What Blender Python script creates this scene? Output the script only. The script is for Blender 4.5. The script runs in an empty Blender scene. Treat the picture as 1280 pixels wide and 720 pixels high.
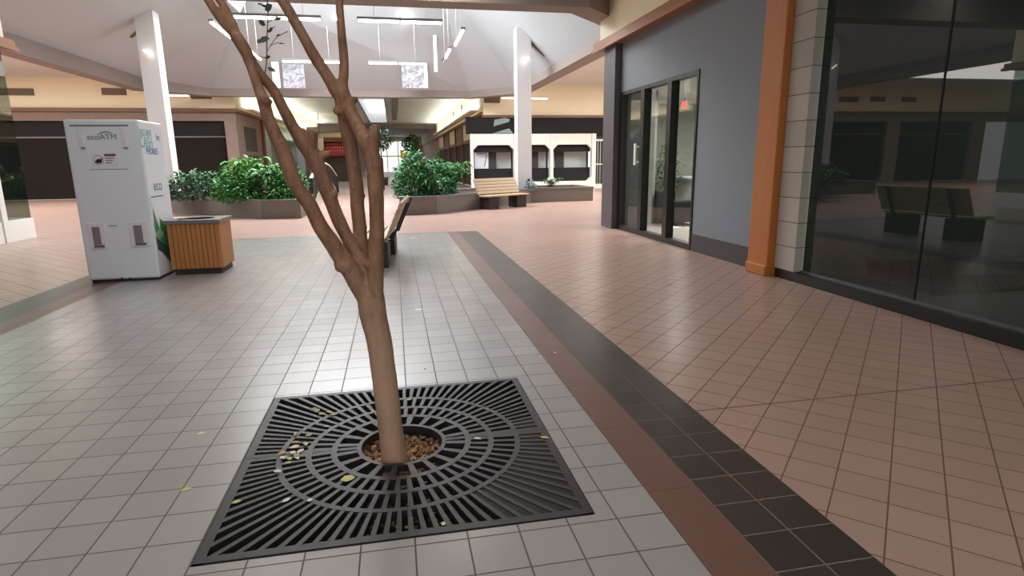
import bpy, bmesh, math, random
from mathutils import Vector, Matrix, noise
random.seed(7)
scene = bpy.context.scene
COL = scene.collection
PI = math.pi

# ------------------------------------------------------------------ camera
F = 734.034; YAW = math.radians(11.079); PITCH = math.radians(12.252); ROLL = math.radians(-0.6805); EYE = 1.5
_cy, _sy = math.cos(YAW), math.sin(YAW)
FWD = Vector((_sy*math.cos(PITCH), _cy*math.cos(PITCH), -math.sin(PITCH)))
_r = Vector((_cy, -_sy, 0)); _u = _r.cross(FWD)
RIGHT = math.cos(ROLL)*_r + math.sin(ROLL)*_u
UP = -math.sin(ROLL)*_r + math.cos(ROLL)*_u
cam = bpy.data.cameras.new('camera'); camo = bpy.data.objects.new('camera', cam); COL.objects.link(camo)
m = Matrix.Identity(4)
for i in range(3):
    m[i][0] = RIGHT[i]; m[i][1] = UP[i]; m[i][2] = -FWD[i]
m.translation = Vector((0, 0, EYE)); camo.matrix_world = m
cam.sensor_width = 36; cam.lens = 36*F/1280; cam.clip_start = 0.05; cam.clip_end = 300
scene.camera = camo

def ray(x, y): return RIGHT*((x-640)/F) - UP*((y-360)/F) + FWD
def at_z(x, y, z=0.0):
    d = ray(x, y); return d*((z-EYE)/d.z) + Vector((0, 0, EYE))
def at_y(x, y, Y):
    d = ray(x, y); return d*(Y/d.y) + Vector((0, 0, EYE))
def at_x(x, y, X):
    d = ray(x, y); return d*(X/d.x) + Vector((0, 0, EYE))

# ------------------------------------------------------------------ materials
def s2l(c): return tuple(((v/255)/12.92 if v/255 <= .04045 else ((v/255+.055)/1.055)**2.4) for v in c)
def newmat(name):
    m = bpy.data.materials.new(name); m.use_nodes = True
    nt = m.node_tree; b = nt.nodes['Principled BSDF']
    return m, nt, b
def N(nt, t, **kw):
    n = nt.nodes.new(t)
    for k, v in kw.items(): setattr(n, k, v)
    return n
def mathn(nt, op, a, b=None, c=None):
    n = N(nt, 'ShaderNodeMath', operation=op)
    for i, v in enumerate((a, b, c)):
        if v is None: continue
        if isinstance(v, (int, float)): n.inputs[i].default_value = v
        else: nt.links.new(v, n.inputs[i])
    return n.outputs[0]
def mixc(nt, fac, a, b):
    n = N(nt, 'ShaderNodeMix', data_type='RGBA')
    if isinstance(fac, (int, float)): n.inputs[0].default_value = fac
    else: nt.links.new(fac, n.inputs[0])
    for i, v in ((6, a), (7, b)):
        if isinstance(v, tuple): n.inputs[i].default_value = v if len(v) == 4 else v+(1,)
        else: nt.links.new(v, n.inputs[i])
    return n.outputs[2]
def plain(name, rgb, rough=.6, metal=0, var=.08, scale=6, bump=0.0, spec=.5):
    """paint-like surface with a slight mottling"""
    m, nt, b = newmat(name); c = s2l(rgb)
    g = N(nt, 'ShaderNodeNewGeometry'); nz = N(nt, 'ShaderNodeTexNoise'); nz.inputs['Scale'].default_value = scale
    nz.inputs['Detail'].default_value = 4
    nt.links.new(g.outputs['Position'], nz.inputs['Vector'])
    lo = tuple(v*(1-var) for v in c); hi = tuple(min(1, v*(1+var)) for v in c)
    nt.links.new(mixc(nt, nz.outputs['Fac'], lo, hi), b.inputs['Base Color'])
    b.inputs['Roughness'].default_value = rough; b.inputs['Metallic'].default_value = metal
    b.inputs['Specular IOR Level'].default_value = spec
    if bump:
        bp = N(nt, 'ShaderNodeBump'); bp.inputs['Strength'].default_value = bump; bp.inputs['Distance'].default_value = .01
        nt.links.new(nz.outputs['Fac'], bp.inputs['Height']); nt.links.new(bp.outputs[0], b.inputs['Normal'])
    return m
def tile_mat(name, rgb, grout, px, py, ox, oy, rot=0.0, gw=.007, rough=.3, var=.07, axes='XY', spec=.5, seam_y=None, dirt=.12, bump=.25):
    m, nt, b = newmat(name); c = s2l(rgb); gc = s2l(grout)
    geo = N(nt, 'ShaderNodeNewGeometry'); sp = N(nt, 'ShaderNodeSeparateXYZ'); nt.links.new(geo.outputs['Position'], sp.inputs[0])
    ax = {'X': sp.outputs[0], 'Y': sp.outputs[1], 'Z': sp.outputs[2]}
    a, bb = ax[axes[0]], ax[axes[1]]
    if rot:
        k = math.sqrt(.5)
        u0 = mathn(nt, 'MULTIPLY', mathn(nt, 'SUBTRACT', a, bb), k); v0 = mathn(nt, 'MULTIPLY', mathn(nt, 'ADD', a, bb), k)
    else: u0, v0 = a, bb
    u = mathn(nt, 'DIVIDE', mathn(nt, 'SUBTRACT', u0, ox), px); v = mathn(nt, 'DIVIDE', mathn(nt, 'SUBTRACT', v0, oy), py)
    fu = mathn(nt, 'ABSOLUTE', mathn(nt, 'SUBTRACT', mathn(nt, 'FRACT', u), .5)); fv = mathn(nt, 'ABSOLUTE', mathn(nt, 'SUBTRACT', mathn(nt, 'FRACT', v), .5))
    gu = mathn(nt, 'GREATER_THAN', fu, .5-gw/2/px); gv = mathn(nt, 'GREATER_THAN', fv, .5-gw/2/py)
    g = mathn(nt, 'MAXIMUM', gu, gv)
    if seam_y is not None:
        g = mathn(nt, 'MAXIMUM', g, mathn(nt, 'LESS_THAN', mathn(nt, 'ABSOLUTE', mathn(nt, 'SUBTRACT', sp.outputs[1], seam_y)), .006))
    cmb = N(nt, 'ShaderNodeCombineXYZ'); nt.links.new(mathn(nt, 'FLOOR', u), cmb.inputs[0]); nt.links.new(mathn(nt, 'FLOOR', v), cmb.inputs[1])
    wn = N(nt, 'ShaderNodeTexWhiteNoise', noise_dimensions='2D'); nt.links.new(cmb.outputs[0], wn.inputs['Vector'])
    base = mixc(nt, wn.outputs['Value'], tuple(v*(1-var) for v in c), tuple(v*(1+var) for v in c))
    nz = N(nt, 'ShaderNodeTexNoise'); nz.inputs['Scale'].default_value = 1.3; nz.inputs['Detail'].default_value = 5
    nt.links.new(geo.outputs['Position'], nz.inputs['Vector'])
    base = mixc(nt, mathn(nt, 'MULTIPLY', nz.outputs['Fac'], dirt*2), base, tuple(v*.6 for v in c))
    nt.links.new(mixc(nt, g, base, gc), b.inputs['Base Color'])
    rr = mathn(nt, 'ADD', mathn(nt, 'MULTIPLY', nz.outputs['Fac'], .12), rough-.06)
    nt.links.new(mathn(nt, 'MAXIMUM', rr, mathn(nt, 'MULTIPLY', g, .8)), b.inputs['Roughness'])
    b.inputs['Specular IOR Level'].default_value = spec
    n2 = N(nt, 'ShaderNodeTexNoise'); n2.inputs['Scale'].default_value = 9; n2.inputs['Detail'].default_value = 2
    nt.links.new(geo.outputs['Position'], n2.inputs['Vector'])
    h = mathn(nt, 'SUBTRACT', mathn(nt, 'MULTIPLY', n2.outputs['Fac'], .25), mathn(nt, 'MULTIPLY', g, .6))
    bp = N(nt, 'ShaderNodeBump'); bp.inputs['Strength'].default_value = bump; bp.inputs['Distance'].default_value = .004
    nt.links.new(h, bp.inputs['Height']); nt.links.new(bp.outputs[0], b.inputs['Normal'])
    return m
def wood_mat(name, rgb, rough=.45, axis=2, scale=3.0, var=.3):
    m, nt, b = newmat(name); c = s2l(rgb)
    tc = N(nt, 'ShaderNodeNewGeometry'); mp = N(nt, 'ShaderNodeMapping'); sc = [14*scale]*3; sc[axis] = .8*scale
    mp.inputs['Scale'].default_value = sc
    nt.links.new(tc.outputs['Position'], mp.inputs['Vector'])
    nz = N(nt, 'ShaderNodeTexNoise'); nz.inputs['Scale'].default_value = 1; nz.inputs['Detail'].default_value = 5; nz.inputs['Distortion'].default_value = .4
    nt.links.new(mp.outputs[0], nz.inputs['Vector'])
    base = mixc(nt, nz.outputs['Fac'], tuple(v*(1-var) for v in c), tuple(min(1, v*(1+var)) for v in c))
    isl = mixc(nt, mathn(nt, 'MULTIPLY', tc.outputs['Random Per Island'], .5), base, tuple(v*.55 for v in c))
    nt.links.new(isl, b.inputs['Base Color']); b.inputs['Roughness'].default_value = rough
    bp = N(nt, 'ShaderNodeBump'); bp.inputs['Strength'].default_value = .15; bp.inputs['Distance'].default_value = .003
    nt.links.new(nz.outputs['Fac'], bp.inputs['Height']); nt.links.new(bp.outputs[0], b.inputs['Normal'])
    return m
def leaf_mat(name, rgb, rgb2, rough=.5):
    m, nt, b = newmat(name)
    g = N(nt, 'ShaderNodeNewGeometry')
    nt.links.new(mixc(nt, g.outputs['Random Per Island'], s2l(rgb), s2l(rgb2)), b.inputs['Base Color'])
    b.inputs['Roughness'].default_value = rough
    b.inputs['Specular IOR Level'].default_value = .35
    return m
def emit(name, rgb, strength):
    m, nt, b = newmat(name); c = s2l(rgb)
    b.inputs['Base Color'].default_value = c+(1,); b.inputs['Emission Color'].default_value = c+(1,); b.inputs['Emission Strength'].default_value = strength
    return m
def glass_mat(name, tint=(210, 225, 220), ior=1.5, refl=1.0, rough=.01):
    m = bpy.data.materials.new(name); m.use_nodes = True; nt = m.node_tree; nt.nodes.clear()
    out = N(nt, 'ShaderNodeOutputMaterial'); mx = N(nt, 'ShaderNodeMixShader'); tr = N(nt, 'ShaderNodeBsdfTransparent'); gl = N(nt, 'ShaderNodeBsdfGlossy')
    tr.inputs[0].default_value = s2l(tint)+(1,); gl.inputs['Roughness'].default_value = rough
    lw = N(nt, 'ShaderNodeLayerWeight'); lw.inputs['Blend'].default_value = .5; r0 = ((ior-1)/(ior+1))**2*2
    f = mathn(nt, 'MINIMUM', mathn(nt, 'MULTIPLY', mathn(nt, 'ADD', mathn(nt, 'MULTIPLY', mathn(nt, 'POWER', lw.outputs['Facing'], 5), 1-r0), r0), refl), 1.0)
    nt.links.new(f, mx.inputs[0]); nt.links.new(tr.outputs[0], mx.inputs[1]); nt.links.new(gl.outputs[0], mx.inputs[2]); nt.links.new(mx.outputs[0], out.inputs[0])
    return m

M = {}
M['grey_tile'] = tile_mat('grey_quarry_tile', (160, 157, 155), (88, 82, 80), .213, .2195, .86, 2.115, rough=.25, var=.05)
M['pink_tile'] = tile_mat('pink_quarry_tile', (178, 147, 135), (110, 82, 74), .2165, .2165, .07, 2.637, rot=1, rough=.3, var=.06, seam_y=3.05, bump=.08)
M['pink_tile_left'] = tile_mat('pink_quarry_tile_west', (178, 147, 135), (110, 82, 74), .2165, .2165, .07, 2.637, rot=1, rough=.33, var=.06)
M['black_tile'] = tile_mat('dark_brown_tile', (66, 58, 54), (118, 108, 100), .21, .2195, 1.31, 2.115, rough=.34, var=.1, gw=.006)
M['maroon_tile'] = tile_mat('maroon_tile', (116, 84, 77), (104, 74, 68), .237, .66, 1.073, .3, rough=.36, var=.04, gw=.004)
M['cream'] = plain('cream_paint', (238, 226, 196), .7, var=.04, scale=1.2)
M['ceiling'] = plain('ceiling_paint', (214, 217, 210), .8, var=.08, scale=.9)
M['white_ceiling'] = plain('atrium_white', (184, 194, 200), .6, var=.03, scale=.5)
M['taupe'] = plain('taupe_beam', (138, 128, 122), .7, var=.04)
M['bluegrey'] = plain('blue_grey_wall', (124, 132, 140), .75, var=.04, scale=3)
M['darkgrey'] = plain('charcoal_panel', (86, 82, 84), .5, var=.05)
M['darkbase'] = plain('charcoal_base', (62, 58, 60), .5, var=.05)
M['black'] = plain('black_metal', (22, 20, 20), .4, var=.1)
M['blackmatte'] = plain('black_matte', (9, 8, 8), .8, var=.1)
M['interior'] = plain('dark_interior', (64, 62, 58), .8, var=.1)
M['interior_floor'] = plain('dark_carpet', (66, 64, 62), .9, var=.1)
M['white'] = plain('white_metal', (226, 231, 240), .45, var=.02)
M['white_trim'] = plain('off_white_trim', (226, 226, 220), .5, var=.03)
M['column'] = plain('white_column', (214, 213, 214), .6, var=.02)
M['trimwood'] = wood_mat('brown_trim', (158, 102, 58), axis=1, scale=1.5)
M['trimwood_x'] = wood_mat('brown_trim_across', (120, 84, 56), axis=0, scale=1.5)
M['orange'] = wood_mat('orange_wood', (186, 114, 54), axis=2, scale=1.2, var=.18, rough=.5)
M['redwood'] = wood_mat('red_brown_wood', (134, 72, 42), axis=2, scale=1.5)
M['slat'] = wood_mat('cedar_slat', (194, 126, 66), axis=2, scale=2.0, var=.35)
M['bench_wood'] = wood_mat('bench_oak', (192, 160, 124), axis=1, scale=1.5, var=.2)
M['bench_wood2'] = wood_mat('bench_oak_pale', (196, 172, 138), axis=0, scale=1.5, var=.2)  # slightly paler oak of the far bench
M['bench_base'] = plain('bench_dark_base', (42, 32, 28), .6, var=.1)
M['planter'] = plain('planter_taupe', (112, 108, 102), .6, var=.05)
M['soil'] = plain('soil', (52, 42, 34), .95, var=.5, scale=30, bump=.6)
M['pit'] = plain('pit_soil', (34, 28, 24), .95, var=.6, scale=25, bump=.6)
M['iron'] = plain('cast_iron', (48, 46, 46), .45, metal=.15, var=.2, scale=40, bump=.1)
M['dirt'] = plain('packed_dirt', (30, 28, 27), .75, var=.25, scale=50, bump=.3)
M['block'] = tile_mat('grey_block_pier', (178, 172, 164), (98, 92, 88), 2.0, .3, -.7, .12, gw=.01, rough=.8, var=.08, axes='YZ', spec=.2)
M['pinkpier'] = plain('pink_plaster', (132, 112, 103), .7, var=.15, scale=2.5)
M['brownshutter'] = tile_mat('brown_shutter', (32, 27, 24), (20, 17, 15), 50, .11, 0, 0, gw=.012, rough=.6, axes='XZ', var=.03, spec=.12)
M['greyshutter'] = tile_mat('grey_shutter', (98, 86, 78), (76, 66, 60), 50, .11, 0, 0, gw=.012, rough=.5, axes='XZ', var=.03)
M['teal'] = plain('teal_glass_panel', (160, 196, 184), .3, var=.05)
M['palegreen'] = plain('pale_green_panel', (176, 200, 190), .35, var=.04)
M['slate'] = plain('slate_panel', (128, 150, 148), .3, var=.06)
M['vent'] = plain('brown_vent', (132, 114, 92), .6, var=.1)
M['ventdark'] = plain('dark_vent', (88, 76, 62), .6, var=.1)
M['glass'] = glass_mat('shop_glass', (156, 172, 162), 1.5, .9)
M['glass_clear'] = glass_mat('clear_glass', (218, 226, 222), 1.45, .9)
M['mirror'] = plain('pale_mirror_panel', (188, 192, 188), .15, var=.05, scale=2, spec=.7)
M['poster'] = plain('white_poster', (226, 232, 244), .4, var=.02)
M['red'] = plain('red_awning', (168, 48, 44), .6, var=.08)
M['steel'] = plain('grey_steel', (112, 108, 104), .4, metal=.4, var=.06)
M['tube'] = emit('fluorescent_tube', (255, 253, 250), 16)
M['tube_soft'] = emit('fluorescent_lens', (255, 246, 230), 6); M['troffer'] = emit('troffer_lens', (255, 250, 244), 26)
M['sky_glaze'] = emit('skylight_glazing', (236, 243, 255), 4)
M['fill_glaze_near'] = emit('near_fill_glazing', (250, 247, 244), 2.9)  # glow of the unseen strip added over the near corridor
M['sky_glaze_far'] = emit('far_skylight_glazing', (236, 240, 255), 1.7)
M['ledred'] = emit('red_led', (255, 20, 40), 2.5)
M['bark'] = None
M['palm'] = leaf_mat('bright_green_leaf', (52, 124, 44), (128, 184, 84))
M['fern'] = leaf_mat('mid_green_leaf', (40, 108, 50), (104, 168, 88))
M['dense'] = leaf_mat('dark_green_leaf', (30, 94, 54), (88, 154, 92))
M['ivy'] = leaf_mat('grey_green_leaf', (38, 74, 48), (96, 134, 98))
M['bluish'] = leaf_mat('blue_grey_leaf', (84, 104, 118), (130, 150, 156))
M['ficus'] = leaf_mat('ficus_leaf', (40, 78, 44), (92, 126, 78))
M['stem'] = plain('plant_stem', (88, 92, 52), .7, var=.2, scale=20)
M['twigleaf'] = leaf_mat('dark_twig_leaf', (36, 48, 44), (66, 82, 70))
M['yleaf'] = leaf_mat('yellow_green_fallen', (168, 168, 92), (196, 192, 124))
M['bleaf'] = leaf_mat('brown_fallen', (128, 108, 66), (176, 160, 104))
M['wleaf'] = leaf_mat('pale_fallen', (196, 188, 168), (214, 208, 190))
M['chips'] = leaf_mat('wood_chip', (120, 84, 56), (196, 158, 120), .8)
M['label_grey'] = plain('grey_ink', (116, 128, 136), .6)
M['label_teal'] = plain('teal_ink', (116, 190, 192), .6)
M['label_blue'] = plain('blue_ink', (70, 128, 176), .6)
M['label_red'] = plain('maroon_ink', (136, 66, 74), .6)
M['label_white'] = plain('label_white', (228, 222, 226), .5)
M['green_print'] = plain('green_print', (58, 138, 88), .5, var=.25, scale=8)
M['green_dark'] = plain('dark_green_print', (28, 84, 70), .5, var=.2, scale=8)
M['purple'] = plain('purple_grey_recess', (132, 122, 134), .5, var=.12, scale=30)
M['yellow'] = plain('yellow_sign', (240, 176, 40), .5)
M['cloth'] = plain('white_paper', (232, 230, 222), .8)

def bark_mat():
    m, nt, b = newmat('tree_bark')
    g = N(nt, 'ShaderNodeNewGeometry'); mp = N(nt, 'ShaderNodeMapping'); mp.inputs['Scale'].default_value = (26, 26, 7)
    nt.links.new(g.outputs['Position'], mp.inputs['Vector'])
    nz = N(nt, 'ShaderNodeTexNoise'); nz.inputs['Scale'].default_value = 1; nz.inputs['Detail'].default_value = 6; nz.inputs['Roughness'].default_value = .65
    nt.links.new(mp.outputs[0], nz.inputs['Vector'])
    n2 = N(nt, 'ShaderNodeTexNoise'); n2.inputs['Scale'].default_value = 60; n2.inputs['Detail'].default_value = 3
    nt.links.new(g.outputs['Position'], n2.inputs['Vector'])
    cr = N(nt, 'ShaderNodeValToRGB'); e = cr.color_ramp.elements
    e[0].position = .3; e[0].color = s2l((86, 56, 38))+(1,); e[1].position = .7; e[1].color = s2l((166, 122, 92))+(1,)
    nt.links.new(nz.outputs['Fac'], cr.inputs[0])
    fl = mathn(nt, 'MULTIPLY', mathn(nt, 'GREATER_THAN', n2.outputs['Fac'], .66), .3)
    sp = N(nt, 'ShaderNodeSeparateXYZ'); nt.links.new(g.outputs['Position'], sp.inputs[0])
    # bark paler low on the stem, grading to brown higher up
    mr = N(nt, 'ShaderNodeMapRange'); mr.inputs[1].default_value = .55; mr.inputs[2].default_value = 1.15
    nt.links.new(sp.outputs[2], mr.inputs[0])
    pale_bark = mixc(nt, .6, cr.outputs[0], s2l((206, 170, 142)))
    brown_bark = mixc(nt, .3, cr.outputs[0], s2l((132, 94, 72)))
    base = mixc(nt, mr.outputs[0], pale_bark, brown_bark)
    nt.links.new(mixc(nt, fl, base, s2l((190, 158, 128))), b.inputs['Base Color'])
    b.inputs['Roughness'].default_value = .75
    bp = N(nt, 'ShaderNodeBump'); bp.inputs['Strength'].default_value = .5; bp.inputs['Distance'].default_value = .006
    nt.links.new(nz.outputs['Fac'], bp.inputs['Height']); nt.links.new(bp.outputs[0], b.inputs['Normal'])
    return m
M['bark'] = bark_mat()

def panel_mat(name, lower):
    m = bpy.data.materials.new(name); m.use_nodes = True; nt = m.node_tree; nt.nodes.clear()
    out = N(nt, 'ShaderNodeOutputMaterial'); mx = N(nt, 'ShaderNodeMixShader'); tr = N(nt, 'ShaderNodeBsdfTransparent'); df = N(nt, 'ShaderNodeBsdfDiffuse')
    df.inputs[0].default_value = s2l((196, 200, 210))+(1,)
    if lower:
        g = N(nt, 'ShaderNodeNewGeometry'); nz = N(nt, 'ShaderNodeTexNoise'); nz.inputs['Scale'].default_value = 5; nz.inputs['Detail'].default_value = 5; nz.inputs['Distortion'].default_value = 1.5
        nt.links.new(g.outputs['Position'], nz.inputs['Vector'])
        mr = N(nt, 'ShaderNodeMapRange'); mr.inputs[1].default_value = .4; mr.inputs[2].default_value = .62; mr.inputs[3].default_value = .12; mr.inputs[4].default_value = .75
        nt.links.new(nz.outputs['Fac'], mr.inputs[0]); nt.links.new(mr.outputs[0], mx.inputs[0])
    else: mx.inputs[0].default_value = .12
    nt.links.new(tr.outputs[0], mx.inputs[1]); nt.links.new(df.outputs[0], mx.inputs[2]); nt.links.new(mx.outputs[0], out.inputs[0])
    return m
M['panel_up'] = panel_mat('faint_reflection', False); M['panel_low'] = panel_mat('mottled_reflection', True)  # sun reflections put into see-through sheets

# ------------------------------------------------------------------ mesh builder
class MB:
    def __init__(s): s.v = []; s.f = []; s.smooth = []
    def add(s, vs, fs, sm=False):
        o = len(s.v); s.v += [tuple(v) for v in vs]
        for f in fs: s.f.append(tuple(i+o for i in f)); s.smooth.append(sm)
        return s
    def box(s, x0, x1, y0, y1, z0, z1, mtx=None):
        vs = [Vector(p) for p in ((x0,y0,z0),(x1,y0,z0),(x1,y1,z0),(x0,y1,z0),(x0,y0,z1),(x1,y0,z1),(x1,y1,z1),(x0,y1,z1))]
        if mtx is not None: vs = [mtx @ v for v in vs]
        return s.add(vs, [(3,2,1,0),(4,5,6,7),(0,1,5,4),(1,2,6,5),(2,3,7,6),(3,0,4,7)])
    def quad(s, a, b, c, d): return s.add([a, b, c, d], [(0,1,2,3)])
    def prism(s, pts, z0, z1):
        n = len(pts); vs = [(p[0], p[1], z0) for p in pts]+[(p[0], p[1], z1) for p in pts]
        fs = [tuple(range(n-1, -1, -1)), tuple(range(n, 2*n))]+[(i, (i+1) % n, n+(i+1) % n, n+i) for i in range(n)]
        return s.add(vs, fs)
    def extrude(s, pts, vec):
        n = len(pts); vec = Vector(vec); vs = [Vector(p) for p in pts]+[Vector(p)+vec for p in pts]
        fs = [tuple(range(n-1, -1, -1)), tuple(range(n, 2*n))]+[(i, (i+1) % n, n+(i+1) % n, n+i) for i in range(n)]
        return s.add(vs, fs)
    def tube(s, pts, rad, seg=10, caps=True, bump=0.0):
        pts = [Vector(p) for p in pts]; n = len(pts)
        if isinstance(rad, (int, float)): rad = [rad]*n
        vs = []; up = Vector((.123, .3, .9)).normalized()
        for i, p in enumerate(pts):
            t = (pts[min(i+1, n-1)]-pts[max(i-1, 0)]).normalized()
            a = t.cross(up)
            if a.length < 1e-4: a = t.cross(Vector((1, 0, 0)))
            a.normalize(); b = t.cross(a)
            for k in range(seg):
                th = 2*PI*k/seg; r = rad[i]
                if bump: r *= 1+bump*noise.noise(p*9+Vector((math.cos(th), math.sin(th), 0))*.8)
                vs.append(p+a*(math.cos(th)*r)+b*(math.sin(th)*r))
        fs = [(i*seg+k, i*seg+(k+1) % seg, (i+1)*seg+(k+1) % seg, (i+1)*seg+k) for i in range(n-1) for k in range(seg)]
        if caps: fs += [tuple(range(seg-1, -1, -1)), tuple(range((n-1)*seg, n*seg))]
        return s.add(vs, fs, True)
    def lathe(s, c, prof, seg=24):
        vs = [(c[0]+r*math.cos(2*PI*k/seg), c[1]+r*math.sin(2*PI*k/seg), c[2]+z) for r, z in prof for k in range(seg)]
        n = len(prof)
        fs = [(i*seg+k, i*seg+(k+1) % seg, (i+1)*seg+(k+1) % seg, (i+1)*seg+k) for i in range(n-1) for k in range(seg)]
        fs += [tuple(range(seg-1, -1, -1)), tuple(range((n-1)*seg, n*seg))]
        return s.add(vs, fs, True)
    def leaf(s, p, d, nrm, L, W, droop=.25):
        d = d.normalized(); side = d.cross(nrm)
        if side.length < 1e-4: side = d.cross(Vector((1, 0, .2)))
        side.normalize(); n2 = side.cross(d).normalized()
        if n2.z < 0: n2 = -n2
        q = p+d*L*.35-n2*L*droop*.1; r = p+d*L*.7-n2*L*droop*.4; tip = p+d*L*.97-n2*L*droop
        return s.add([p, q+side*W*.5, q-side*W*.5, r+side*W*.4, r-side*W*.4, tip], [(0, 2, 1), (1, 2, 4, 3), (3, 4, 5)])
    def build(s, name, mat, parent=None, bevel=0.0, seg=2):
        me = bpy.data.meshes.new(name); me.from_pydata([tuple(v) for v in s.v], [], s.f)
        if any(s.smooth):
            me.polygons.foreach_set('use_smooth', s.smooth)
        me.materials.append(M[mat] if isinstance(mat, str) else mat); me.update()
        o = bpy.data.objects.new(name, me); COL.objects.link(o)
        if parent is not None: o.parent = parent
        if bevel:
            b = o.modifiers.new('edge', 'BEVEL'); b.width = bevel; b.segments = seg; b.limit_method = 'ANGLE'
        return o
def tag(o, label, cat, group=None, kind=None):
    o['label'] = label; o['category'] = cat
    if group: o['group'] = group
    if kind: o['kind'] = kind
    return o
def thing(name, label, cat, loc=(0, 0, 0), rz=0.0, group=None):
    o = bpy.data.objects.new(name, None); o.empty_display_size = .1; COL.objects.link(o)
    o.location = loc; o.rotation_euler = (0, 0, rz)
    return tag(o, label, cat, group)
def struct(name, mb, mat, label=None, cat=None, parent=None, bevel=0):
    o = mb.build(name, mat, parent, bevel)
    if parent is None:
        tag(o, label or name.replace('_', ' '), cat or name.split('_')[0], None, 'structure')
    return o
def sgroup(name, label, cat):
    o = bpy.data.objects.new(name, None); COL.objects.link(o); tag(o, label, cat, None, 'structure'); return o
def dup(root, loc, rz=None, label=None, group=None):
    r = root.copy(); COL.objects.link(r); r.location = loc
    if rz is not None: r.rotation_euler = (0, 0, rz)
    if label: r['label'] = label
    if group: r['group'] = group
    for ch in list(root.children):
        c = ch.copy(); COL.objects.link(c); c.parent = r
        for g in list(ch.children):
            d = g.copy(); COL.objects.link(d); d.parent = c
    return r
def text(body, size, loc, rot, mat, parent, name='lettering', sx=1.0, align='CENTER'):
    cu = bpy.data.curves.new(name, 'FONT'); cu.body = body; cu.size = size; cu.extrude = .0008; cu.align_x = align; cu.align_y = 'CENTER'
    cu.materials.append(M[mat]); o = bpy.data.objects.new(name, cu); COL.objects.link(o); o.parent = parent
    bpy.context.view_layer.update()
    me = bpy.data.meshes.new_from_object(o.evaluated_get(bpy.context.evaluated_depsgraph_get())); bpy.data.objects.remove(o)
    o = bpy.data.objects.new(name, me); COL.objects.link(o); o.parent = parent
    o.location = loc; o.rotation_euler = rot; o.scale = (sx, 1, 1); return o

# ------------------------------------------------------------------ floor
XR, XL = 4.78, -7.7           # shop fronts either side of the near corridor
GX0, GX1, GY0, GY1 = -.84, .78, 2.165, 3.835   # tree grate opening
YN = -5.0; YF = 12.7          # grey tile field
fl = MB()
def fq(mb, x0, x1, y0, y1, z=0): mb.quad((x0,y0,z),(x1,y0,z),(x1,y1,z),(x0,y1,z))
for a in ((-3.58, GX0, YN, YF), (GX1, 1.073, YN, YF), (GX0, GX1, YN, GY0), (GX0, GX1, GY1, YF)): fq(fl, *a)
struct('floor', fl, 'grey_tile', 'grey square floor tiles around the tree', 'floor')
fl = MB(); fq(fl, 1.073, 1.31, YN, YF); fq(fl, -3.84, -3.58, YN, YF)
struct('floor_maroon_strip', fl, 'maroon_tile', 'maroon tile strips beside the dark brown bands', 'floor')
fl = MB(); fq(fl, 1.31, 1.73, YN, YF); fq(fl, -4.26, -3.84, YN, YF); fq(fl, -4.26, 1.73, YF, YF+.06)
struct('floor_dark_band', fl, 'black_tile', 'dark brown tile bands bordering the grey floor', 'floor')
fl = MB(); fq(fl, 1.73, 26, YN, YF+.06); fq(fl, -32, -4.26, YN, YF+.06); fq(fl, -32, 26, YF+.06, 30.5)
struct('floor_pink_tile', fl, 'pink_tile', 'pink diagonal quarry tiles of the walkway', 'floor')

fl = MB(); fq(fl, -7.1, 4.6, 30.5, 96)
struct('floor_corridor', fl, tile_mat('pale_corridor_tile', (186, 166, 156), (160, 146, 138), .3, .3, 0, 0, rough=.35), 'pale tiles of the far corridor', 'floor')
# pit under the grate
pt = MB(); z = -.13
pt.quad((GX0,GY0,z),(GX1,GY0,z),(GX1,GY1,z),(GX0,GY1,z))
for a, b in (((GX0,GY0),(GX1,GY0)),((GX1,GY0),(GX1,GY1)),((GX1,GY1),(GX0,GY1)),((GX0,GY1),(GX0,GY0))):
    pt.quad((a[0],a[1],z),(b[0],b[1],z),(b[0],b[1],0),(a[0],a[1],0))
struct('floor_tree_pit', pt, 'pit', 'dark soil pit beneath the tree grate', 'pit')

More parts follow.
